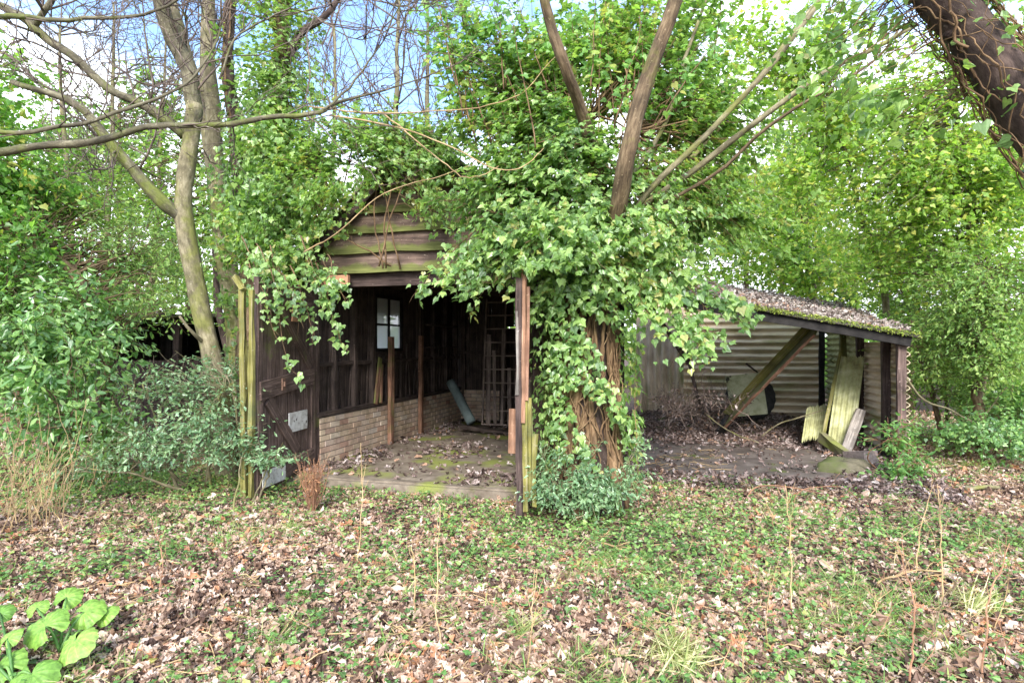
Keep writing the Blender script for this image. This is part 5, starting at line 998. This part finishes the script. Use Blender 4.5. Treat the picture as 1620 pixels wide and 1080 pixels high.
for k_ in range(16):
    px = pxs_[k_]; py = rng.uniform(860, 1070); b_ = gpt(px, py); hh_ = rng.uniform(.15, .5); mb = MB()
    pt = path([b_, b_+np.array([rng.normal(0, .05), 0, hh_*.5]), b_+np.array([rng.normal(0, .12), rng.normal(0, .05), hh_])], 12, .004); tubes(mb, pt, np.linspace(.003, .0012, 12)[None], 4); sub = spawn(pt[None], 4, .08, .5, (0, 0, .3), 4, tmin=.3); tubes(mb, sub, .001, 3)
    single('dead_plant', 'short thin dry stalk, '+'first second third fourth fifth sixth seventh eighth ninth tenth eleventh twelfth thirteenth fourteenth fifteenth last'.split()[k_]+' from the left among those in the right foreground', 'dead stalk', mb, M['straw' if k_ % 3 else 'redstem'], group='short dry stalks in the right foreground')
bits = [('red_twigs', 'long reddish bramble stem arching over the ground before the lean-to', 'bramble', [gpt(1180, 790), P(1200, 768, 6.3), P(1260, 772, 6.1), P(1310, 785, 6.0), gpt(1330, 805)], .008, 'redstem'),
 ('red_twigs', 'lower red bramble stem forking off in front of the lean-to', 'bramble', [gpt(1250, 812), P(1270, 775, 6.0), P(1330, 770, 5.8), gpt(1370, 800)], .006, 'redstem'),
 ('fallen_branch', 'curved pale branch sagging beyond the lean-to corner post', 'branch', [P(1434, 598, 7.6), P(1460, 630, 7.7), P(1500, 645, 7.8), P(1530, 662, 7.9), P(1552, 670, 8.0)], .014, 'barkpale'),
 ('fallen_branch', 'straight pale stick leaning up to the right beyond the curved branch', 'branch', [gpt(1505, 712), P(1545, 672, 8.2), P(1570, 640, 8.0), P(1592, 612, 7.8)], .012, 'barkpale'),
 ('fallen_branch', 'pale rotten log lying at the far right of the litter', 'log', [gpt(1525, 778)+Z3*.04, gpt(1580, 776)+Z3*.04], .03, 'barkpale'),
 ('fallen_branch', 'thin pale stick lying right of the central trunk', 'stick', [gpt(930, 860)+Z3*.05, gpt(965, 872)+Z3*.05, gpt(992, 880)+Z3*.04], .008, 'straw'),
 ('fallen_branch', 'long grey stick lying across the lean-to debris', 'stick', [P(1205, 690, 9.6), P(1240, 668, 9.4), P(1305, 648, 9.2)], .013, 'barkpale'),
 ('fallen_branch', 'curved stick reaching from the bramble heap over the lean-to floor', 'stick', [P(1115, 655, 9.8), P(1150, 680, 9.2), P(1200, 700, 8.8)], .012, 'barkpale'),
 ('fallen_branch', 'short dark stick sticking out above the tyre', 'stick', [P(1180, 575, 11.2), P(1200, 590, 11.1), P(1215, 605, 11)], .02, 'barkdark'),
 ('fallen_branch', 'long dry stick on the ground in the right foreground', 'stick', [gpt(1390, 935)+Z3*.05, gpt(1430, 920)+Z3*.07, gpt(1490, 915)+Z3*.05], .007, 'straw'),
 ('fallen_branch', 'dark stick lying at the bottom right among oak leaves', 'stick', [gpt(1220, 1045)+Z3*.03, gpt(1250, 1070)+Z3*.03], .009, 'bark'),
 ('fallen_branch', 'thin grey stick in the left foreground', 'stick', [gpt(770, 870)+Z3*.04, gpt(1, 845)*0+gpt(740, 845)+Z3*.05], .005, 'straw'),
 ('fallen_branch', 'red-brown stick among the bramble before the stone block', 'stick', [gpt(1300, 800)+Z3*.05, P(1345, 775, 6.6), P(1400, 760, 6.9)], .007, 'redstem')]
for nm, lb, ct, pts, r_, m_ in bits:
    mb = MB(); pt = path(pts, 16, .006); tubes(mb, pt, np.linspace(r_, r_*.6, 16)[None], 7)
    if r_ < .012: sub = spawn(pt[None], 5, .15, .5, (0, 0, .1), 4); tubes(mb, sub, r_*.35, 4)
    single(nm, lb, ct, mb, M[m_], True)
# dry bramble heap in lean-to
mb = MB(); cs = np.array([P(px, py, d_) for px, py, d_ in zip(rng.uniform(1040, 1170, 60), rng.uniform(640, 665, 60), rng.uniform(9.2, 11, 90))]); st_ = np.stack([cs, cs+Z3*.03, cs+Z3*.06], 1)
K_ = spawn(st_, 2, .42, 1.3, (0, 0, .12), 7, wig=.35, lnj=.5); tubes(mb, K_, np.linspace(.007, .0025, 7)[None], 4); sub = spawn(K_, 3, .25, .9, (0, 0, .1), 4); tubes(mb, sub, .002, 3)
setp(mb.build('bramble_heap', M['deadstem']), 'tangled heap of dead bramble stems inside the lean-to', 'bramble heap', kind='stuff')
mb = MB(); cc = K_[:, 2:].reshape(-1, 3); cc = cc[rng.random(len(cc)) < .35]; clump_leaves(mb, cc, .05, 3, .055, 'oval', cc.mean(0), (.3, .3, 1), 1)
setp(mb.build('withered_leaves', M['litterdark']), 'withered dark leaves clinging to the dead bramble heap', 'dead leaves', kind='stuff')
